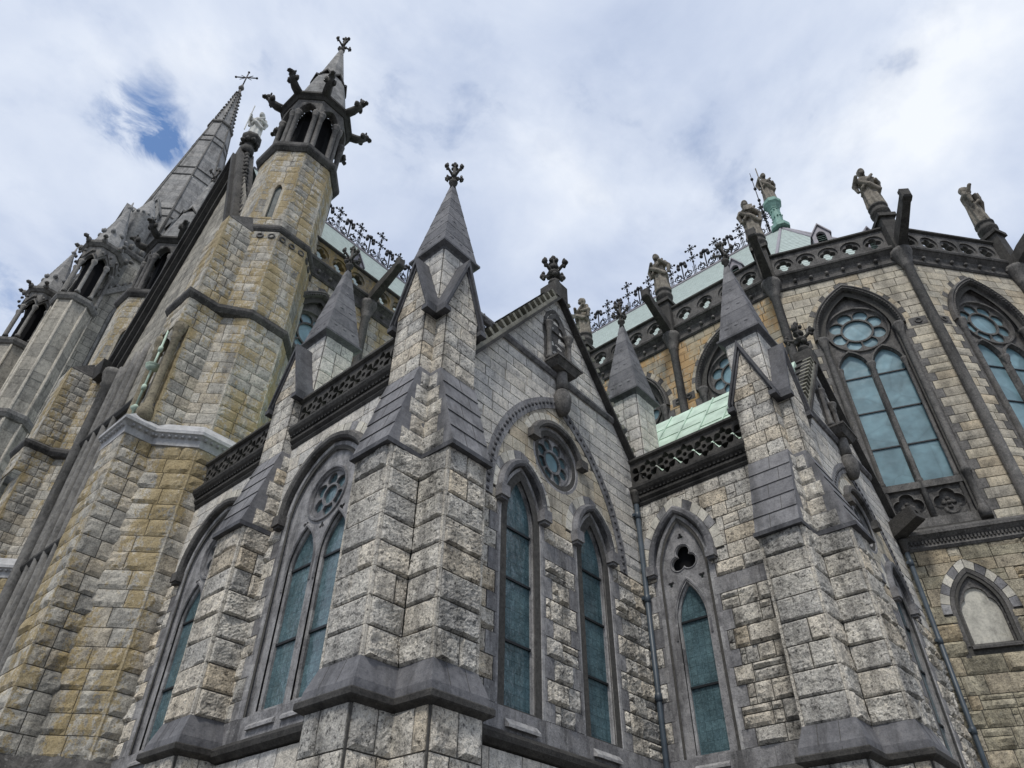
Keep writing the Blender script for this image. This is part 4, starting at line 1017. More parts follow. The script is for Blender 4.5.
# blind window in the apse wall
bl = MB(); strip_profile(bl, AF1, NA_, 7.28, [(-.02, -.14), (.0, -.10), (.0, -.05), (.05, -.04), (.07, .015), (.15, .02), (.155, -.03)], .4)
bl.tint = .4; bl.box(AF1, NA_.c - .55, NA_.c - .52, 7.28, 8.05, -.03, .015)
bl.tint = .25; bl.hexa([AF1(NA_.c - .46, 7.2, .08), AF1(NA_.c + .46, 7.2, .08), AF1(NA_.c + .46, 7.2, -.15), AF1(NA_.c - .46, 7.2, -.15), AF1(NA_.c - .46, 7.25, .08), AF1(NA_.c + .46, 7.25, .08), AF1(NA_.c + .46, 7.36, -.12), AF1(NA_.c - .46, 7.36, -.12)])
o_bl = D('blind_window', bl, 'trimgrey')
k = MB()
for sg in (-1, 1):
    for i, (q, z) in enumerate(((.34, 7.05), (.14, 7.32), (.32, 7.58), (.14, 7.84))):
        k.tint = .5 * rnd.random() + .2; k.box(AF1, *sorted((NA_.c + sg * .53, NA_.c + sg * (.53 - .0 + q * .3))), z, z + .25, -.02, .022)
D('dressed_stonework', k, 'trimgrey', o_bl)
k = MB(); k.plate(AF1, NA_.outline(.0, 7.3), [[(NA_.c - .37, 7.32)] + [(NA_.c - .37, 8.06)] + [(x, y) for x, y in (lambda L: list(reversed(L[45:] + L[:45])))(foil((NA_.c, 8.17), 3, .145, .225, math.pi / 2, 60)) if y > 8.06] + [(NA_.c + .37, 8.06), (NA_.c + .37, 7.32)]], -.12, -.07); D('cusped_frame', k, 'trimgrey', o_bl)
k = MB(); k.poly([AF1(x, y, -.115) for x, y in NA_.outline(.0, 7.3)]); D('infill_panel', k, 'infill', o_bl, label='cream painted panel filling the blind window')
k = MB(); voussoirs(k, AF1, NA_, .16, .34, 6, .025, [lambda: rnd.random()], alt=[1, 0, 1, 0, 1, 0]); D('voussoir_ring', k, ['voussoir', 'dark'], o_bl)
# choir clerestory
ch = MB(); upper_wall(ch, CF, -14.5, -c1.y, [-y for y in reversed(CHY)], 75)
o_ch = D('choir_wall', ch, ['choir', 'mortar'])
k = MB(); band(k, CF, -14.4, -c1.y - .1, [-y for y in reversed(CHY)]); D('carved_band', k, 'trimgrey', o_ch)
crown_parapet(AF1, 0, 3.72, 5, -.12, .26); crown_parapet(AF2, 0, 3.72, 5, -.26, .26); crown_parapet(AF3, 0, 3.72, 5, -.26, 0)
SH = [(c1 + Vector((-.12, -.03, 0)), Fr((0, 0, 0), (.18, -.98, 0))), (c2 + AF1.n * .06 + AF2.n * .06, Fr((0, 0, 0), (.59, -.81, 0))), (c3 + AF2.n * .06 + AF3.n * .06, Fr((0, 0, 0), (.9, -.42, 0))),
      (Vector((CHX - .1, 7.8, 0)), CF), (Vector((CHX - .1, 11.3, 0)), CF)]
ys = [c1.y + .2, 7.6, 8.0, 11.1, 11.5, 14.4]
for a, b in ((c1.y, 7.8), (7.8, 11.3), (11.3, 14.5)): crown_parapet(CF, -b, -a, 4, 0, 0)
shaft0 = None; piers = []
for p, F in SH:
    if shaft0 is None: shaft0 = wall_shaft(p.x, p.y, F)
    else: copy_tree(shaft0, loc=(p.x, p.y, 0), rz=math.atan2(F.u.y, F.u.x))
    q = p - F.n * .02; piers.append((q.x, q.y, math.atan2(F.u.y, F.u.x)))
# big square water spout at the foot of the apse
k = MB(); k.tint = .2; G = Fr((17.3, 3.2, 0), u1_)
sp0 = Vector((17.22, 3.68, 9.82)); sdv = Vector((-.35, -.94, .28)).normalized()
k_side = Vector((0, 0, 1)).cross(sdv).normalized(); k_up = sdv.cross(k_side)
def sp(t, a, b): return sp0 + sdv * t + k_side * a + k_up * b
k.rings([[sp(t, -a, -b), sp(t, a, -b), sp(t, a, b), sp(t, -a, b)] for t, a, b in ((-.2, .17, .2), (1.05, .16, .17), (1.1, .15, .16), (1.1, .05, .05), (.9, .05, .05))], True, False, True, True)
D('water_spout', k, 'trim')

# ------------------------------------------------------------------ high roofs with iron cresting
RZ = 28.2; RE = Vector((23.2, 4.6, RZ))
rf = MB(); ez = 19.3
inn = lambda p, F: p - F.n * .35
e_ch = [Vector((CHX + .35, 19.9, ez)), Vector((c1.x + .33, c1.y, ez)), inn(c2, AF2) + Vector((0.1, 0.1, ez)), inn(c3, AF3) + Vector((0, .1, ez)), inn(c4, AF3) + Vector((0, .1, ez)), Vector((46.4 - c2.x, c2.y, ez)), Vector((46.4 - c1.x, c1.y, ez)), Vector((46.4 - CHX - .35, 19.9, ez))]
rf.poly([e_ch[0], e_ch[1], RE, Vector((23.2, 19.9, RZ))]); rf.poly([e_ch[6], e_ch[7], Vector((23.2, 19.9, RZ)), RE])
for a, b in zip(e_ch[1:6], e_ch[2:7]): rf.poly([a, b, RE])
o_rf = D('choir_roof', rf, 'slate')
k = MB()
for a in e_ch[1:7]: k.tube([a + Vector((0, 0, .03)), RE], .07, 6)
k.tube([RE, Vector((23.2, 19.9, RZ))], .09, 6)
D('lead_hip', k, 'lead', o_rf)
def slate_courses(mb, a, b, c, d, step=.32):         # thin laps across the slope a-b (eaves) to d-c (ridge)
    n_ = int((d - a).length / step); nn = (b - a).cross(d - a).normalized(); nn = nn if nn.z > 0 else -nn
    for i in range(n_):
        t = i / n_; t2 = (i + 1) / n_
        mb.poly([a.lerp(d, t) + nn * .012, b.lerp(c, t) + nn * .012, b.lerp(c, t2) + nn * .002, a.lerp(d, t2) + nn * .002]); mb.poly([a.lerp(d, t) + nn * .012, b.lerp(c, t) + nn * .012, b.lerp(c, t), a.lerp(d, t)])
k = MB(); slate_courses(k, e_ch[0], e_ch[1], RE, Vector((23.2, 19.9, RZ)))
for a, b in zip(e_ch[1:4], e_ch[2:5]): slate_courses(k, a, b, RE, RE)
D('slate_courses', k, 'slate', o_rf)
tr = MB(); TY = 19.9; TH = 5.1
ta = [Vector((5.9, TY - TH, ez)), Vector((23.2, TY - TH, ez)), Vector((23.2, TY, RZ)), Vector((5.9, TY, RZ))]
tr.poly(ta); tr.poly([Vector((5.9, TY + TH, ez)), Vector((23.2, TY + TH, ez)), Vector((23.2, TY, RZ)), Vector((5.9, TY, RZ))])
o_tr = D('transept_roof', tr, 'slate')
k = MB(); slate_courses(k, ta[0], ta[1], ta[2], ta[3]); D('slate_courses', k, 'slate', o_tr)
k = MB(); k.tube([ta[3], ta[2]], .09, 6); D('lead_ridge', k, 'lead', o_tr)
def cresting(parent, p0, p1, period=1.2):
    k = MB(); d = (p1 - p0); L = d.length; d.normalize(); up = Vector((0, 0, 1)); sd_ = d.cross(up)
    def bar(a, b, r_=.022): k.tube([a, b], r_, 4, False)
    bar(p0 + up * .12, p1 + up * .12, .03)
    n_ = int(L / period); pr_ = L / n_
    for i in range(n_):
        c = p0 + d * (i + .5) * pr_ + up * .1
        for sg in (-1, 1):                           # scroll pair
            pts = [c + d * sg * (.06 + .30 * (1 - math.cos(t)) * .5 + .14 * math.sin(t) * 0) + up * (.05 + .42 * t / 3.1) for t in (0, 1, 2, 3)]
            cc_ = c + d * sg * .25 + up * .30
            sc = [cc_ + d * sg * r_ * math.cos(a) + up * r_ * math.sin(a) for a, r_ in [(R(-120) + R(50) * q, .25 - .014 * q) for q in range(12)]]
            k.tube(sc, .032, 4, False); k.blob(sc[-1], (.055, .055, .055), 5, 4, 0)
            bar(c + d * sg * .02 + up * .1, c + d * sg * .3 + up * .62)
        bar(c, c + up * 1.2, .035)
        for a in (0, 55, -55, 110, -110): k.blob(c + up * 1.0 + (d * math.sin(R(a)) + up * math.cos(R(a))) * .2, (.1, .1, .13), 6, 4, .4)
        s_ = p0 + d * (i + 1) * pr_ + up * .1          # star standard between the scrolls
        hh = 2.15 if i % 3 == 1 else 1.6
        bar(s_ - d * .07, s_ - d * .07 + up * .62, .018); bar(s_ + d * .07, s_ + d * .07 + up * .62, .018); bar(s_, s_ + up * hh, .026)
        for q in ((hh * .82,) if hh < 1.5 else (hh * .55, hh * .86)):
            for a in range(0, 360, 45):
                v_ = (d * math.cos(R(a)) + up * math.sin(R(a))) * (.27 if a % 90 == 0 else .2); bar(s_ + up * q, s_ + up * q + v_, .028)
                if a % 90 == 0: k.blob(s_ + up * q + v_, (.065, .065, .065), 5, 4, 0)
        bar(s_ + up * .3 - d * .16, s_ + up * .3 + d * .16, .018)
    return D('ridge_cresting', k, 'iron', parent)
cresting(o_rf, Vector((23.2, 19.0, RZ)), RE + Vector((0, .5, 0))); cresting(o_tr, Vector((6.6, TY, RZ)), Vector((22.5, TY, RZ)))
k = MB(); q0 = RE + Vector((0, .48, .1))
k.tube([q0, q0 + Vector((0, 0, 4.6))], [.035, .015], 5)
for z in (.5, 1.0, 1.5, 2.4, 3.3, 4.1): k.blob(q0 + Vector((0, 0, z)), (.08, .08, .1), 6, 4, .3)
for z in (.9, 1.5):
    for a in range(4): k.tube([q0 + Vector((0, 0, z)), q0 + Vector((.32 * math.cos(a * 1.57), .32 * math.sin(a * 1.57), z + .12))], .022, 4)
D('iron_standard', k, 'iron', o_rf)
# verdigris column on the apse ridge
k = MB(); k.lathe(RE, [(.42, -.15), (.42, .05), (.3, .12), (.27, .2), (.27, .3), (.23, .34), (.23, 1.2), (.27, 1.26), (.24, 1.32), (.36, 1.55), (.42, 1.62), (.42, 1.78), (.36, 1.82), (.36, 1.9)], 8, False)
for i in range(18): a = i * .6; k.blob(RE + Vector((.24 * math.cos(a), .24 * math.sin(a), .38 + i * .045)), (.05, .05, .04), 5, 4, 0)
D('ridge_column', k, 'coppergreen', o_rf)
# small louvred roof vents
def roof_vent(p, n2):
    n2 = Vector((n2[0], n2[1], 0)).normalized(); u = Vector((-n2.y, n2.x, 0)); F = Fr(p, u, n2)
    if F.u.cross(F.z).dot(n2) < 0: F = Fr(p, -u, n2)
    k = MB(); A = Arch(.16, .75, .2, 6)
    k.tint = .5; k.plate(F, [(-.3, 0), (.3, 0), (.3, .78), (0, 1.28), (-.3, .78)], [A.outline(0, .08)], -.9, .0)
    for sg in (-1, 1): k.hexa([F(sg * .36, .70, .06), F(0, 1.30, .06), F(0, 1.30, -1.0), F(sg * .36, .70, -1.0), F(sg * .36, .78, .06), F(0, 1.38, .06), F(0, 1.38, -1.0), F(sg * .36, .78, -1.0)])
    o = D('roof_vent', k, 'lead'); v_ = MB(); v_.poly([F(x, y, -.12) for x, y in A.outline(0, .08)]); D('vent_opening', v_, 'void', o)
    l_ = MB()
    for i in range(7): l_.hexa([F(-.16, .1 + i * .1, -.01), F(.16, .1 + i * .1, -.01), F(.16, .1 + i * .1, -.03), F(-.16, .1 + i * .1, -.03), F(-.16, .16 + i * .1, -.09), F(.16, .16 + i * .1, -.09), F(.16, .16 + i * .1, -.1), F(-.16, .16 + i * .1, -.1)])
    D('louvre', l_, 'slate', o); return o
VENTS = [((19.55, 5.95, 22.5), (-1, 0)), ((20.0, 2.75, 22.35), (-.93, -.36)), ((20.15, 1.35, 21.15), (-.63, -.77)), ((9.9, 16.9, 22.6), (0, -1))]
for p, n2 in VENTS: roof_vent(p, n2)

# ------------------------------------------------------------------ transept: east wall, corner turrets, gabled front
TE = Fr((0, 14.55, 0), FRONT)
te = MB(); tc_c = [7.62, 11.1, 14.9]
upper_wall(te, TE, 6.5, CHX, tc_c, 81)
o_te = D('transept_wall', te, ['lichen', 'mortar'])
k = MB(); band(k, TE, 6.6, CHX - .1, tc_c); D('carved_band', k, 'trimgrey', o_te)
for x in tc_c: copy_tree(gw_, loc=(x, 14.55, 0), rz=0)
crown_parapet(TE, 6.6, 9.2, 3, 0, 0, 'ochretrim'); crown_parapet(TE, 9.2, 13.0, 5, 0, 0, 'ochretrim'); crown_parapet(TE, 13.0, CHX, 5, 0, 0, 'ochretrim')
for x in (9.2, 13.0):
    sh_ = copy_tree(shaft0, loc=(x, 14.47, 0), rz=0)
    for q in list(sh_.children):
        if q.name.startswith('pier'): bpy.data.objects.remove(q)
for ch_ in [o for o in ROOT.children if o.name.startswith('wall_shaft')][-1:]: pass
# octagonal turret; local origin = the centre of the upper octagon
TC = Vector((5.95, 15.1, 0))
def octo(Rr, cx=0.0, cy=0.0): return [(cx + Rr / math.cos(math.pi / 8) * math.cos(math.pi / 8 + k * math.pi / 4), cy + Rr / math.cos(math.pi / 8) * math.sin(math.pi / 8 + k * math.pi / 4)) for k in range(8)]
def turret():
    mb = MB()
    def stage(Rr, cx, cy, z0, z1, hs, rock, faces=(3, 4, 5, 6, 7), wid=(.4, .7), slit=None):
        P = octo(Rr, cx, cy); cs = mk_courses(z0, z1, hs, int(z0 * 10) + 3)
        for k in faces:
            a, b = Vector(P[k] + (0,)), Vector(P[(k + 1) % 8] + (0,)); F = Fr(a, b - a); L = (b - a).length
            arc = []
            cut = None
            if slit and k == slit[0]:
                A = Arch(.11, slit[2] - .35, .25, 6, L / 2); arc = [A.outline(.09, slit[1])]
                mb_s.append((F, A, slit[1]))
            ashlar(mb, F, 0, L, cs, cut, arches=arc, rock=rock, cell=.075, wid=wid, joint=.014, edges=(.025, .025), tints=lambda: rnd.random())
            mb.tint = .5
            for c0, c1_ in zip(cs[:-1], cs[1:]): mb.hexa([Vector(a) + Vector((0, 0, c0 + .004)) + q for q in (F.u * -.03 + F.n * -.02, F.u * .0 + F.n * .016 - F.u * .0, F.u * .032 + F.n * .012, F.u * .03 - F.n * .05)] + [Vector(a) + Vector((0, 0, c1_ - .004)) + q for q in (F.u * -.03 + F.n * -.02, F.u * .0 + F.n * .016, F.u * .032 + F.n * .012, F.u * .03 - F.n * .05)])
            mb.tint = None
    mb_s = []
    bx, by = 5.75 - TC.x, 14.95 - TC.y
    stage(1.25, bx, by, 4.5, 10.7, (.33, .38), .035)
    stage(1.30, bx, by, 0, 4.2, (.36, .42), .03)
    stage(1.2, 0, 0, 11.2, 15.0, (.29, .34), .018)
    stage(1.17, 0, 0, 15.3, 18.5, (.29, .34), .016)
    stage(1.13, 0, 0, 18.8, 22.7, (.27, .32), .018, slit=(4, 19.2, 21.0))
    # side buttress projecting from the left face
    def butt(w, y0, y1, z0, z1, hs, rock):
        cs = mk_courses(z0, z1, hs, int(z0 * 7) + 1)
        Fx = Fr((w, 0, 0), LEFT); ashlar(mb, Fx, -y1, -y0, cs, rock=rock, cell=.075, wid=(.4, .7), edges=(.02, .02))
        Fy = Fr((0, y0, 0), FRONT); ashlar(mb, Fy, w, -.95, cs, rock=rock, cell=.075, wid=(.26, .4), edges=(.02, .01))
        mb.tint = .95
        for c0, c1_ in zip(cs[:-1], cs[1:]): mb.box(Fr((w, y0, 0), FRONT), -.012, .03, c0 + .004, c1_ - .004, -.03, .012)
        mb.tint = None
    yb0, yb1 = 14.36 - TC.y, 15.45 - TC.y
    butt(3.92 - TC.x, yb0, yb1, 4.5, 10.7, (.33, .38), .035); butt(3.86 - TC.x, yb0 - .05, yb1 + .05, 0, 4.2, (.36, .42), .03)
    butt(4.32 - TC.x, yb0 + .02, yb1, 11.2, 14.1, (.29, .34), .02); butt(4.05 - TC.x, yb0 + .02, yb1, 14.1, 15.0, (.29, .34), .02); butt(4.18 - TC.x, yb0 + .06, yb1, 15.3, 18.4, (.29, .34), .02)
    o = D('turret', mb, ['lichen', 'mortar'], loc=tuple(TC), label='octagonal corner turret of granite blotched with yellow lichen')
    # strings
    def plan(Rr, cx, cy, w, y0, y1):
        P = octo(Rr, cx, cy)
        return [(P[3][0], y1 + .4)] * 0 + [(w, y1), (w, y0), (P[4][0], y0)] + [P[5], P[6], P[7], P[0]]
    pc = MB(); pl_ = plan(1.25, bx, by, 3.92 - TC.x, yb0, yb1)
    poly_mould(pc, pl_, [(-.12, 10.62), (.04, 10.66), (.05, 10.82), (.12, 10.9), (.16, 10.92), (.16, 11.0), (.10, 11.05), (-.12, 11.32)], .8)
    for i in range(len(pl_) - 1):
        a, b = Vector(pl_[i] + (0,)), Vector(pl_[i + 1] + (0,)); n_ = max(2, int((b - a).length / .13)); d = (b - a).normalized(); nn = Vector((d.y, -d.x, 0))
        for j in range(n_): pc.tint = .4; pc.blob(a.lerp(b, (j + .5) / n_) + nn * .09 + Vector((0, 0, 10.86)), (.045, .045, .045), 5, 4, 0)
    D('cornice', pc, 'pale', o, label='pale weathered cornice with a row of small beads')
    sc = MB()
    poly_mould(sc, plan(1.2, 0, 0, 4.05 - TC.x, yb0 + .02, yb1), [(-.08, 14.9), (.04, 14.94), (.10, 15.02), (.12, 15.06), (.12, 15.16), (.06, 15.2), (-.08, 15.34)], .1)
    P_ = octo(1.17); poly_mould(sc, [P_[4], P_[5], P_[6], P_[7], P_[0]], [(-.08, 18.5), (.03, 18.5), (.07, 18.56), (.09, 18.62), (.09, 18.7), (.03, 18.74), (-.08, 18.86)], .1)
    P_ = octo(1.13); poly_mould(sc, P_, [(-.1, 22.62), (.06, 22.66), (.16, 22.78), (.18, 22.84), (.18, 22.98), (.05, 23.06), (-.2, 23.08)], .12, True)
    sc.tint = .5; sc.hexa([Vector((4.18 - TC.x, y, z)) for y, z in ((yb0 + .04, 18.4), (yb1, 18.4))] + [Vector((-1.0, y, 18.4)) for y in (yb1, yb0 + .04)] + [Vector((4.28 - TC.x, y, 18.52)) for y in (yb0 + .06, yb1)] + [Vector((-1.15, y, 18.95)) for y in (yb1, yb0 + .06)])
    # plinth weathering of the base
    poly_mould(sc, plan(1.25, bx, by, 3.92 - TC.x, yb0, yb1), [(-.05, 4.05), (.12, 4.08), (.18, 4.14), (.17, 4.22), (.12, 4.25), (.10, 4.33), (-.01, 4.56), (-.05, 4.56)], .3)
    D('string_course', sc, 'trimgrey', o)
    # discs under string
    dk = MB()
    P = octo(1.17)
    for k in range(3, 8):
        a, b = Vector(P[k] + (0,)), Vector(P[(k + 1) % 8] + (0,)); F = Fr(a, b - a)
        for i in range(3):
            c = F((b - a).length * (i + .5) / 3, 18.28, .02); dk.tint = .3
            dk.rings([[c + F.u * r_ * math.cos(q * math.pi / 5) + F.z * r_ * math.sin(q * math.pi / 5) + F.n * w for q in range(10)] for r_, w in ((.11, 0), (.10, .03), (.07, .03), (.05, .0))], True)
    D('carved_band', dk, 'trimgrey', o)
    # slit window
    sl = MB(); sg_ = MB()
    for F, A, z in mb_s:
        strip_profile(sl, F, A, z, [(0, -.12), (0, -.02), (.09, .02), (.095, -.03)], .6); sg_.poly([F(x, y, -.10) for x, y in A.outline(0, z)])
    so_ = D('slit_window', sl, 'apse', o)
    D('slit_glass', sg_, 'slitglass', o)
    # belfry: columns, arches, eaves, spire
    be = MB(); be.tint = .45
    zb, zc_, ze = 23.05, 25.25, 26.15
    for k, (x, y) in enumerate(octo(1.0)):
        for q in range(2):
            d = Vector((x, y, 0)).normalized(); t = Vector((-d.y, d.x, 0)); c = Vector((x, y, 0)) + t * (q - .5) * .20 - d * .03
            be.lathe(c, [(.13, zb), (.13, zb + .12), (.09, zb + .2), (.09, zc_ - .2), (.115, zc_ - .17), (.09, zc_ - .12), (.14, zc_), (.14, zc_ + .1)], 9)
    P = octo(1.06)
    for k in range(8):
        a, b = Vector(P[k] + (0,)), Vector(P[(k + 1) % 8] + (0,)); F = Fr(a, b - a); L = (b - a).length
        A = Arch(L / 2 - .14, zc_ + .1, .48, 8, L / 2)
        be.plate(F, [(0, zc_ + .08), (A.c - A.a, zc_ + .08)] + A.arc(0) + [(A.c + A.a, zc_ + .08), (L, zc_ + .08), (L, ze), (0, ze)], [], -.25, .0)
        strip_profile(be, F, A, A.sp, [(.0, 0), (.0, .03), (.05, .05), (.07, .03), (.07, 0)], .4, False)
    bo = D('belfry', be, 'trimgrey', o)
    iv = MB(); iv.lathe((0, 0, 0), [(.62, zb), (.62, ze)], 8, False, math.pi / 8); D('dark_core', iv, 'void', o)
    ev = MB(); poly_mould(ev, octo(1.06), [(-.1, ze - .06), (.04, ze - .06), (.12, ze + .04), (.2, ze + .1), (.2, ze + .2), (.05, ze + .3), (-.2, ze + .3)], .1, True); D('eaves_moulding', ev, 'trim', o)
    si = MB(); si.tint = .8; Z = lambda r_, z: [(x, y, z) for x, y in octo(r_)]
    rows = []
    zt = 32.0
    n_ = 14
    for i in range(n_):
        z0, z1 = ze + .25 + (28.9 - ze - .25) * i / n_, ze + .25 + (28.9 - ze - .25) * (i + 1) / n_
        ra = 1.02 - .42 * i / n_; rb = 1.02 - .42 * (i + 1) / n_
        si.tint = rnd.random(); si.rings([Z(ra, z0), Z(rb + .012, z1)], True)
    for i in range(16):
        z0, z1 = 28.9 + (zt - 28.9) * i / 16, 28.9 + (zt - 28.9) * (i + 1) / 16
        ra = .56 - .48 * i / 16; rb = .56 - .48 * (i + 1) / 16
        si.tint = rnd.random(); si.rings([Z(ra, z0), Z(rb + .008, z1)], True)
    D('spirelet', si, 'spire', o)
    gb = MB(); gb.tint = .3
    P = octo(.62)
    for k in range(8):
        a, b = Vector(P[k] + (0,)), Vector(P[(k + 1) % 8] + (0,)); F = Fr(a, b - a); L = (b - a).length
        for sg in (0, 1):
            x0, x1 = (0, L / 2) if sg == 0 else (L, L / 2)
            gb.prism(F, ccw([(x0, 28.72), (x1, 29.12), (x1, 29.24), (x0, 28.84)]), -.1, .05)
    D('gablet', gb, 'trim', o)
    fn = MB(); finial(fn, (0, 0, zt - .15), 1.4, .3); D('finial', fn, 'trim', o)
    gg = MB(); gg.tint = .3
    for x, y in octo(1.2):
        d = Vector((x, y, 0)).normalized(); b0 = Vector((x, y, 0)) + Vector((0, 0, ze + .18))
        gg.tube([b0 - d * .15, b0 + d * .2 + Vector((0, 0, .04)), b0 + d * .4 + Vector((0, 0, .16)), b0 + d * .5 + Vector((0, 0, .3))], [.17, .16, .13, .11], 7)
        gg.blob(b0 + d * .54 + Vector((0, 0, .36)), (.13, .13, .15), 8, 6, .4); gg.blob(b0 + d * .68 + Vector((0, 0, .32)), (.1, .1, .08), 6, 4, .3)
        t = Vector((-d.y, d.x, 0))
        for sg in (-1, 1): gg.blob(b0 + d * .4 + t * sg * .14 + Vector((0, 0, .22)), (.1, .1, .16), 6, 5, .4); gg.blob(b0 + d * .5 + t * sg * .09 + Vector((0, 0, .52)), (.04, .04, .08), 5, 4, 0)
    D('gargoyle', gg, 'trim', o)
    return o
tu = turret()
t2 = copy_tree(tu, loc=(TC.x, TC.y + 9.9, 0))
# colonnettes and copper conductor beside the turret
k = MB(); k.tint = .5
for (x, y, z0, z1) in ((4.16, 14.48, 11.45, 14.1), (4.14, 15.32, 11.45, 14.1)):
    k.lathe((x, y, 0), [(.18, z0 - .3), (.18, z0), (.14, z0 + .05), (.15, z0 + .12), (.095, z0 + .18), (.095, z1 - .5), (.13, z1 - .45), (.10, z1 - .38), (.16, z1 - .2), (.16, z1)], 12)
    D('nook_shaft', k, 'shaftlichen'); k = MB(); k.tint = .5
k = MB(); k.tube([(4.06, 14.93, 11.3), (4.06, 14.93, 14.2)], .028, 8)
for z, r_ in ((11.7, .1), (12.3, .06), (12.9, .16), (12.96, .18), (13.5, .06)): k.lathe((4.06, 14.93, 0), [(.045, z - .08), (r_, z), (.045, z + .08)], 10)
D('copper_conductor', k, 'copper')
# gabled front of the transept
TFX = 5.35; FF = Fr((TFX, 0, 0), LEFT); tf = MB()
YM, ZA, ZK = 19.9, 28.6, 18.4
cs = mk_courses(0, 28.6, (.4, .5), 91)
ashlar(tf, FF, -23.6, -15.6, cs, None, clip=[(-23.6, 0), (-15.6, 0), (-15.6, ZK + .9), (-YM, ZA - .2), (-23.6, ZK + .9)], rock=.01, cell=.2, wid=(.6, 1.1))
o_tf = D('transept_front', tf, ['farstone', 'mortar'])
k = MB()
for sg in (-1, 1):
    p = [(-YM, ZA - .35), (-YM + sg * 3.75, ZK), (-YM + sg * 3.75, ZK + .5), (-YM, ZA + .25)]
    k.tint = .75; k.prism(FF, ccw(p), -.4, .28)
    p = [(-YM, ZA - .75), (-YM + sg * 3.6, ZK), (-YM + sg * 3.75, ZK + .1), (-YM, ZA - .4)]
    k.tint = .05; k.prism(FF, ccw(p), -.3, .42)
    for q, (dz, w_) in enumerate(((.75, .3), (1.9, .15))):
        k.tint = (.3, .1, .35, .12)[q]; k.prism(FF, ccw([(-YM, ZA - dz - .1), (-YM + sg * 3.6, ZK - .3 - dz * .5), (-YM + sg * 3.6, ZK + .12 - dz * .5), (-YM, ZA - dz + .32)]), -.3, w_)
    for i in range(24):
        t = (i + .5) / 24; y = -YM + sg * 3.75 * t; z = ZA + .3 + (ZK - ZA + .25) * t
        k.tint = .25; k.blob(FF(y, z, -.05), (.12, .16, .17), 6, 5, .5)
k.tint = .15
for sg in (-1, 1): k.hexa([FF(-YM + sg * 3.75 - .3, ZK - .35, .5), FF(-YM + sg * 3.75 + .3, ZK - .35, .5), FF(-YM + sg * 3.75 + .3, ZK - .35, -.2), FF(-YM + sg * 3.75 - .3, ZK - .35, -.2), FF(-YM + sg * 3.75 - .4, ZK + .2, .6), FF(-YM + sg * 3.75 + .4, ZK + .2, .6), FF(-YM + sg * 3.75 + .4, ZK + .2, -.2), FF(-YM + sg * 3.75 - .4, ZK + .2, -.2)])
D('gable_coping', k, 'trim', o_tf)
k = MB()
for y, w, r_ in ((23.35, .08, .2), (22.75, .0, .14), (22.2, .05, .11), (21.6, .0, .16), (20.9, .05, .11), (18.6, .05, .12), (17.4, .0, .15)):
    k.tint = .5; k.lathe(FF(-y, 0, w), [(r_ * 1.5, 0), (r_ * 1.5, .6), (r_, .8), (r_, 17.6)] + ([(r_ * 1.4, 17.7), (r_ * 1.2, 17.8), (r_ * 1.8, 18.1), (r_ * 1.8, 18.3)] if r_ > .18 else [(r_, 18.2)]), 12)
D('wall_shaft', k, 'towertrim', o_tf)
k = MB(); k.tint = .2
for z in (10.7, 15.0): sweep(k, FF, -23.2, -15.7, [(-.02, z), (.1, z + .04), (.16, z + .14), (.16, z + .22), (-.02, z + .34)], .15)
D('string_course', k, 'trim', o_tf)
k = MB(); k.tint = .3
k.lathe(FF(-YM, 0, -.05), [(.3, ZA - .1), (.3, ZA + .35), (.22, ZA + .45), (.2, ZA + .6), (.34, ZA + .85), (.42, ZA + 1.0), (.42, ZA + 1.15)], 8)
for i in range(8): k.blob(FF(-YM, ZA + .75, -.05) + Vector((.3 * math.cos(i * .785), .3 * math.sin(i * .785), 0)), (.12, .12, .14), 6, 5, .5)
D('pedestal', k, 'trim', o_tf)
APEX = FF(-YM, ZA + 1.15, -.05)

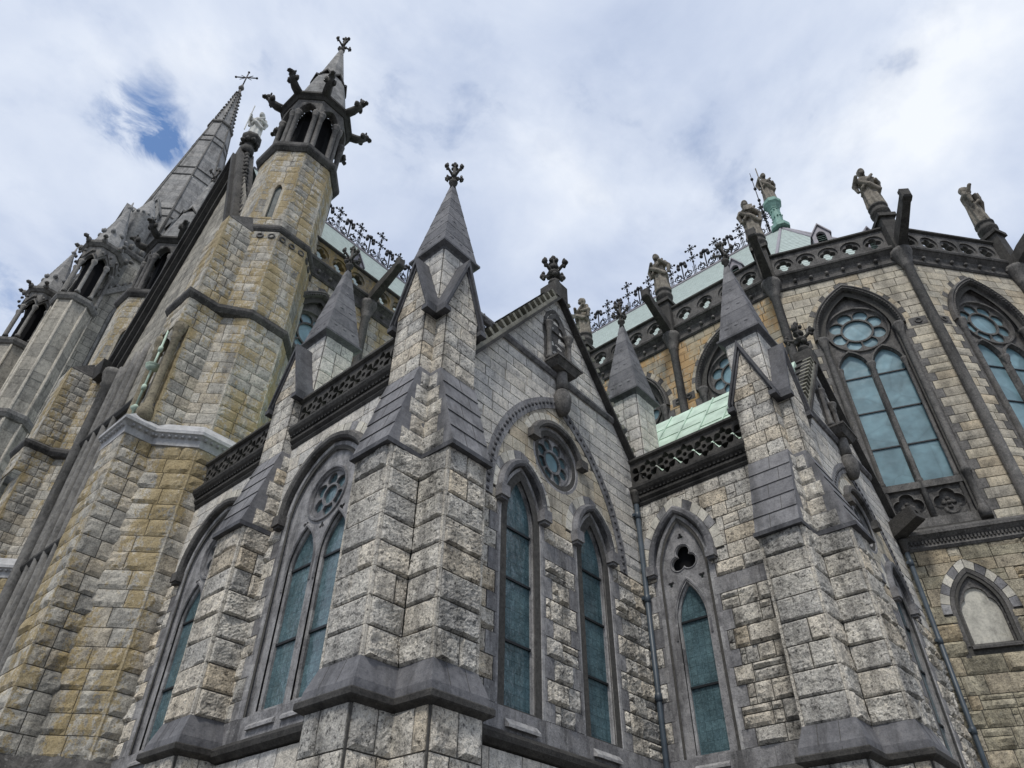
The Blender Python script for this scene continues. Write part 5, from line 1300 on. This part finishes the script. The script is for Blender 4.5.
# ------------------------------------------------------------------ the bell tower and spire, far behind
TX, TYc = 11.3, 54.3; HW = 4.4
tb = MB()
cst = [i * .75 for i in range(66)]
for F in (Fr((TX - HW, TYc, 0), LEFT), Fr((TX, TYc - HW, 0), FRONT)):
    A = Arch(1.7, 41.6, 2.9, 10)
    ashlar(tb, F, -HW, HW, cst, None, arches=[A.outline(.5, 30)], void=[A.outline(0, 30)], rock=.02, cell=.6, wid=(1, 1.8), joint=.03)
for F in (Fr((TX + HW, TYc, 0), (0, 1, 0)), Fr((TX, TYc + HW, 0), (-1, 0, 0))): tb.mi = 0; tb.tint = .5; tb.poly([F(-HW, 0), F(HW, 0), F(HW, 48.75), F(-HW, 48.75)])
o_tb = D('bell_tower', tb, ['farstone', 'mortar'])
k = MB(); kv = MB()
for F in (Fr((TX - HW, TYc, 0), LEFT), Fr((TX, TYc - HW, 0), FRONT)):
    A = Arch(1.7, 41.6, 2.9, 12)
    strip_profile(k, F, A, 30, [(0, -.9), (0, -.6), (.12, -.55), (.15, -.3), (.28, -.25), (.32, .05), (.5, .08), (.55, 0)], .3)
    kv.poly([F(x, y, -.85) for x, y in A.outline(0, 30)])
    k.tint = .4; k.plate(F, A.outline(0, 41.0), [circ((0, 42.7), .8, 24)] + [Arch(.6, 41.2, .7, 6, c).outline(0, 41.02) for c in (-.8, .8)], -.7, -.5)
    k.lathe(F(0, 0, -.6), [(.14, 30), (.14, 41.2)], 8)
    for i in range(13): k.tint = .2; k.box(F, -1.65, 1.65, 31 + i * .75, 31.12 + i * .75, -.8, -.5)
    for sg in (-1, 1):
        k.tint = .6; k.prism(F, ccw([(0, 47.0), (sg * 3.6, 42.6), (sg * 3.6, 43.2), (0, 47.8)]), -.1, .35)
        for i in range(9): t = (i + .5) / 9; k.blob(F(sg * 3.6 * t, 47.9 - 4.6 * t, .2), (.2, .2, .22), 5, 4, .5)
    for z in (26.0, 29.2, 48.1): sweep(k, F, -HW, HW, [(-.05, z), (.2, z + .1), (.3, z + .35), (.3, z + .5), (-.05, z + .7)], .2)
    for i in range(10): k.tint = .25; k.blob(F(-HW + .45 + i * .9, 49.1, .1), (.22, .22, .4), 6, 5, .3)
D('belfry_window', k, 'towertrim', o_tb); D('dark_louvre_opening', kv, 'void', o_tb)
# corner turrets of the tower
def tower_turret():
    k = MB(); k.tint = .5
    for a, b in zip([i * 1.2 for i in range(34)], [i * 1.2 + 1.18 for i in range(34)]):
        k.tint = rnd.random(); k.rings([[(x, y, a) for x, y in octo(1.2)], [(x, y, b) for x, y in octo(1.2)]], True)
    for z in (18, 27, 33): k.tint = .1; k.rings([[(x, y, z) for x, y in octo(1.22)], [(x, y, z + .5) for x, y in octo(1.22)]], True)
    for x, y in octo(1.2): k.tint = .9; k.tube([(x, y, 0), (x, y, 40.5)], .09, 5)
    o = D('tower_turret', k, 'farstone')
    s = MB()
    for z in (20, 29.5, 40.3): poly_mould(s, octo(1.2), [(-.1, z), (.15, z + .1), (.28, z + .35), (.28, z + .6), (-.1, z + .9)], .5, True)
    D('string_course', s, 'towertrim', o)
    b = MB(); zb, zc_, ze = 41.2, 44.6, 46.4
    for x, y in octo(1.15):
        b.tint = .8; b.lathe((x, y, 0), [(.2, zb), (.2, zb + .2), (.13, zb + .3), (.13, zc_ - .3), (.22, zc_), (.22, zc_ + .15)], 8)
    P = octo(1.22)
    for q in range(8):
        a, bb = Vector(P[q] + (0,)), Vector(P[(q + 1) % 8] + (0,)); F = Fr(a, bb - a); L = (bb - a).length; A = Arch(L / 2 - .12, zc_ + .1, .75, 7, L / 2)
        b.tint = .6; b.plate(F, [(0, zc_ + .08), (A.c - A.a, zc_ + .08)] + A.arc(0) + [(A.c + A.a, zc_ + .08), (L, zc_ + .08), (L, ze), (0, ze)], [], -.3, 0)
        b.tint = .3
        for sg in (0, 1):
            x0 = 0 if sg == 0 else L; b.prism(F, ccw([(x0, zc_ + .4), (L / 2, zc_ + 1.25), (L / 2, zc_ + 1.5), (x0, zc_ + .65)]), -.05, .12)
    D('belfry', b, 'towertrim', o)
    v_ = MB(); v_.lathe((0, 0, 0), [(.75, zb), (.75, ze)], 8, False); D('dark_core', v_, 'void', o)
    e = MB(); poly_mould(e, octo(1.22), [(-.1, ze - .1), (.1, ze - .05), (.3, ze + .2), (.3, ze + .45), (-.1, ze + .6)], .2, True)
    for x, y in octo(1.5):
        d = Vector((x, y, 0)).normalized(); e.tint = .2; e.blob(Vector((x, y, ze + .4)), (.22, .22, .3), 6, 5, .4); e.blob(Vector((x, y, ze + .55)) + d * .35, (.2, .2, .15), 6, 5, .4)
        for q in (-.3, .3): t = Vector((-d.y, d.x, 0)); e.blob(Vector((x, y, ze + .5)) * .97 + t * q, (.12, .12, .16), 5, 4, .4)
    D('eaves_moulding', e, 'towertrim', o)
    c = MB()
    for i in range(12):
        a, bb = ze + .5 + i * .5, ze + 1.0 + i * .5; r1_ = 1.2 * (1 - i / 12.6); r2_ = 1.2 * (1 - (i + 1) / 12.6); c.tint = rnd.random()
        c.rings([[(x, y, a) for x, y in octo(r1_)], [(x, y, bb) for x, y in octo(r2_ + .02)]], True)
    for x, y in octo(.88): c.tint = .05; c.blob((x, y, ze + 2.35), (.2, .2, .26), 6, 5, .4)
    c.tint = .2; c.lathe((0, 0, 0), [(.1, ze + 6.3), (.25, ze + 6.5), (.1, ze + 6.7), (.05, ze + 7.3)], 6)
    D('spirelet', c, 'spire', o); return o
tt = tower_turret(); tt.location = (TX - HW - .1, TYc - HW - .1, 0)
copy_tree(tt, loc=(5.95, 59.3, .8)); copy_tree(tt, loc=(TX + HW + .1, TYc - HW - .1, 0))
# upper round stage and gabled lucarnes at the spire's foot
sp_ = MB(); ZT = 85.6; zb = 48.6; R0 = 4.1
SPR = lambda z: R0 * (1 - (z - zb) / (ZT - zb)) * .99 + .03
zs = [zb + (ZT - zb) * i / 60 for i in range(61)]
for a, b in zip(zs[:-1], zs[1:]):
    sp_.tint = rnd.random(); sp_.rings([[(x, y, a) for x, y in octo(SPR(a))], [(x, y, b) for x, y in octo(SPR(b))]], True)
o_sp = D('spire', sp_, 'spire', loc=(TX, TYc, 0))
k = MB()
for z in (56, 57.3, 63.8, 65.3, 71.3, 72.4): k.tint = .2; k.rings([[(x, y, z) for x, y in octo(SPR(z) + .03)], [(x, y, z + .1) for x, y in octo(SPR(z) + .10)], [(x, y, z + .22) for x, y in octo(SPR(z + .2) + .03)]], True)
for q in range(8):
    pts = [(octo(SPR(z))[q] + (z,)) for z in (zb + .1, 60, 75, 85)]
    k.tint = .3; k.tube(pts, [.13, .11, .08, .04], 5)
    for i in range(12):
        z = 76 + i * .72; x, y = octo(SPR(z) + .08)[q]; k.blob((x, y, z), (.13, .13, .16), 5, 4, .3)
poly_mould(k, octo(SPR(76)), [(0, 75.7), (.22, 75.85), (.22, 76.1), (0, 76.3)], .1, True)
D('spire_rib', k, 'towertrim', o_sp)
k = MB(); k.tint = .2; k.lathe((0, 0, 0), [(.2, 85), (.35, 85.4), (.2, 85.8), (.1, 86.2)], 8); D('spire_finial', k, 'towertrim', o_sp)
k = MB(); k.tube([(0, 0, 86), (0, 0, 89.2)], .08, 5)
for d in (Vector((.6, -.6, 0)), Vector((0, 0, 0))):
    k.tube([Vector((0, 0, 88)) - d * 1.4, Vector((0, 0, 88)) + d * 1.4], .08, 5) if d.length else None
k.tube([(-.5, .5, 87.5), (.5, -.5, 88.5)], .05, 4); k.tube([(.5, -.5, 87.5), (-.5, .5, 88.5)], .05, 4)
for p in ((.9, -.9, 88), (-.9, .9, 88), (0, 0, 89.3)): k.blob(p, (.16, .16, .16), 6, 4, 0)
D('spire_cross', k, 'iron', o_sp)
def lucarne(ang, z, s=1.0):
    d = Vector((math.cos(ang), math.sin(ang), 0)); F = Fr(d * (SPR(z) + .35 * s), Vector((-d.y, d.x, 0)))
    if F.n.dot(d) < 0: F = Fr(F.o, -F.u)
    k = MB(); A = Arch(.42 * s, z + 2.2 * s, .7 * s, 7); k.tint = .6
    k.plate(F, [(-.95 * s, z), (.95 * s, z), (.95 * s, z + 2.9 * s), (0, z + 5.4 * s), (-.95 * s, z + 2.9 * s)], [A.outline(0, z + .5), circ((0, z + 3.8 * s), .28 * s, 14)], -2.0 * s, 0)
    for sg in (-1, 1): k.tint = .3; k.prism(F, ccw([(0, z + 5.3 * s), (sg * 1.1 * s, z + 2.5 * s), (sg * 1.1 * s, z + 2.85 * s), (0, z + 5.8 * s)]), -2.6 * s, .15)
    o = D('lucarne', k, 'spire', o_sp); return o
for a in (180, 270): lucarne(R(a), 51.3, 1.15)
lucarne(R(225), 54.0, .7)
k = MB(); k.tint = .8                               # round stair turret against the spire
SX, SY = TX - 3.1, TYc - 3.6
k.lathe((SX, SY, 0), [(.95, 44), (.95, 52.6), (1.15, 53.0), (1.15, 53.4), (1.0, 53.5)], 16)
for i in range(16): a = i * math.pi / 8; k.tint = .1; k.blob((SX + 1.12 * math.cos(a), SY + 1.12 * math.sin(a), 53.35), (.15, .15, .22), 5, 4, .3)
for i in range(7): k.tint = .5 + .3 * (i % 2); k.lathe((SX, SY, 0), [(1.02 * (1 - i / 7.6), 53.5 + i * .42), (1.02 * (1 - (i + 1) / 7.6) + .02, 53.92 + i * .42)], 16, False)
k.tube([(SX, SY, 56.2), (SX, SY, 57.6)], .05, 5)
D('stair_turret', k, 'spire', o_tb)
# aisle and nave between transept and tower
k = MB(); k.mi = 0
FN = Fr((12.5, 0, 0), LEFT); ashlar(k, FN, -50, -25, [i * .8 for i in range(16)], None, rock=.02, cell=.8, wid=(1, 2)); FN2 = Fr((16.98, 0, 0), LEFT); ashlar(k, FN2, -50, -25, [i * .8 for i in range(26)], None, rock=.02, cell=.8, wid=(1, 2))
D('nave_wall', k, ['farstone', 'mortar'])
k = MB(); k.poly([(12.3, 25, 12), (12.3, 50, 12), (17, 50, 15), (17, 25, 15)]); k.poly([(17, 25, 20), (17, 55, 20), (23.2, 55, RZ), (23.2, 25, RZ)]); k.poly([(29.4, 25, 20), (29.4, 55, 20), (23.2, 55, RZ), (23.2, 25, RZ)]); D('nave_roof', k, 'slate')

# ------------------------------------------------------------------ statues (things of their own)
def statue_mesh(var, rod=False):
    k = MB(); n_ = 44
    ph = var * 1.7
    prof = [(.27, .0), (.28, .12), (.255, .45), (.235, .8), (.215, 1.05), (.215, 1.2), (.225, 1.36), (.22, 1.46), (.17, 1.55), (.085, 1.62), (.07, 1.74)]
    rows = []
    for r_, z in prof:
        row = []
        for i in range(n_):
            a = 2 * math.pi * i / n_; fold = 1 + (.13 if z < 1.2 else .06) * math.sin(a * 8 + ph + z * 1.6) * (1 - .4 * z / 1.7) + .05 * math.sin(a * 3 + ph)
            sx = 1.0 + (.22 if 1.25 < z < 1.62 else 0); sy = .82
            row.append(Vector((r_ * fold * sx * math.cos(a), r_ * fold * sy * math.sin(a), z)))
        rows.append(row)
    k.rings(rows, True, True, True, True)
    tilt = (-.03, .02, .05, -.04, .03)[var % 5]
    hc = Vector((tilt, -.06, 1.86)); k.blob(hc, (.115, .135, .165), 14, 10, .03)
    k.blob(hc + Vector((0, -.13, -.02)), (.025, .05, .045), 6, 5, 0)      # nose
    k.blob(hc + Vector((0, -.10, -.13)), (.08, .07, .10), 8, 6, .1)       # beard
    k.blob(hc + Vector((0, .05, .02)), (.128, .125, .165), 12, 8, .12)      # hair
    k.blob(hc + Vector((0, .06, -.13)), (.11, .085, .13), 10, 6, .15)
    def arm(sg, el, ha):
        s = Vector((sg * .23, -.02, 1.44)); el = (el[0] * .86, el[1], el[2]); k.tube([s, Vector(el), Vector(ha)], [.10, .095, .06], 10); k.blob(s, (.11, .10, .10), 8, 6, 0); k.blob(el, (.098, .098, .098), 8, 6, 0); k.blob(ha, (.06, .07, .06), 8, 6, 0)
        k.tube([Vector(el), Vector(el) * .92 + Vector((0, -.02, -.26))], [.085, .05], 8)   # hanging sleeve
    v_ = var % 5
    if v_ == 0: arm(-1, (-.38, -.08, 1.18), (-.12, -.32, 1.28)); arm(1, (.38, -.08, 1.18), (.10, -.33, 1.22)); k.box(STD, -.14, .14, 1.18, 1.42, .30, .38)
    if v_ == 1: arm(-1, (-.40, -.05, 1.2), (-.30, -.34, 1.34)); arm(1, (.40, -.02, 1.18), (.22, -.30, 1.05)); rod and k.tube([(-.31, -.36, .1), (-.31, -.36, 2.05)], .03, 6)
    if v_ == 2: arm(-1, (-.42, -.04, 1.22), (-.46, -.22, 1.50)); arm(1, (.40, -.05, 1.18), (.08, -.30, 1.30)); k.box(STD, -.02, .2, 1.18, 1.44, .28, .35)
    if v_ == 3: arm(-1, (-.42, -.02, 1.22), (-.16, -.30, 1.36)); arm(1, (.42, -.02, 1.22), (.16, -.30, 1.36))
    if v_ == 4: arm(-1, (-.38, -.06, 1.18), (-.08, -.33, 1.40)); arm(1, (.40, -.02, 1.16), (.26, -.28, 1.02))
    k.tube([(-.25, -.2, 1.25), (0, -.27, .95), (.27, -.16, .72), (.2, .12, .6)], [.07, .08, .08, .05], 8)   # mantle edge
    k.tube([(.24, -.18, 1.5), (.02, -.27, 1.2), (-.2, -.2, .9), (-.24, .05, .75)], [.05, .06, .06, .04], 8)
    me = bpy.data.meshes.new('tmp'); me.from_pydata(k.v, [], k.f); o = bpy.data.objects.new('tmp', me); COL.objects.link(o)
    m_ = o.modifiers.new('r', 'REMESH'); m_.mode = 'VOXEL'; m_.voxel_size = .02; m_.use_smooth_shade = True
    dg = bpy.context.evaluated_depsgraph_get(); dg.update(); me2 = bpy.data.meshes.new_from_object(o.evaluated_get(dg))
    bpy.data.objects.remove(o); return me2
def statue(var, loc, rz, mat, label, scale=1.0, group='stone statues on the choir parapet', name='statue', rod=False):
    me = statue_mesh(var, rod); me.materials.clear(); me.materials.append(MT[mat])
    o = bpy.data.objects.new(name, me); COL.objects.link(o); o.location = loc; o.rotation_euler = (0, 0, rz); o.scale = (scale,) * 3
    o['label'] = label; o['category'] = 'statue'
    if group: o['group'] = group
    return o
SL = ['weathered robed statue beside the copper ridge column, elbows out, holding a book', 'robed statue on the apse corner pier beside the upturned stone spout', 'robed statue with raised hand at the right end of the apse parapet',
      'robed statue midway along the choir parapet with hands held to its chest', 'robed statue half hidden behind the dark pinnacle at the far end of the parapet']
for i, (x, y, rz) in enumerate(piers):
    statue(i, (x, y, 21.02), rz + (.25, -.2, .45, .1, -.3)[i], 'statue', SL[i], 1.02)
statue(1, tuple(APEX), R(-90) + .9, 'white', 'pale whitewashed statue on top of the crocketed transept gable', 1.0, None, rod=True)
k = MB()
st_ = Vector(APEX) + Vector((-.1, -.55, .6)); 
statue(1, (RE.x, RE.y, RE.z + 1.9), R(-55), 'statue', 'brown figure with a staff standing on the green copper column of the roof ridge', 1.08, None, rod=True)
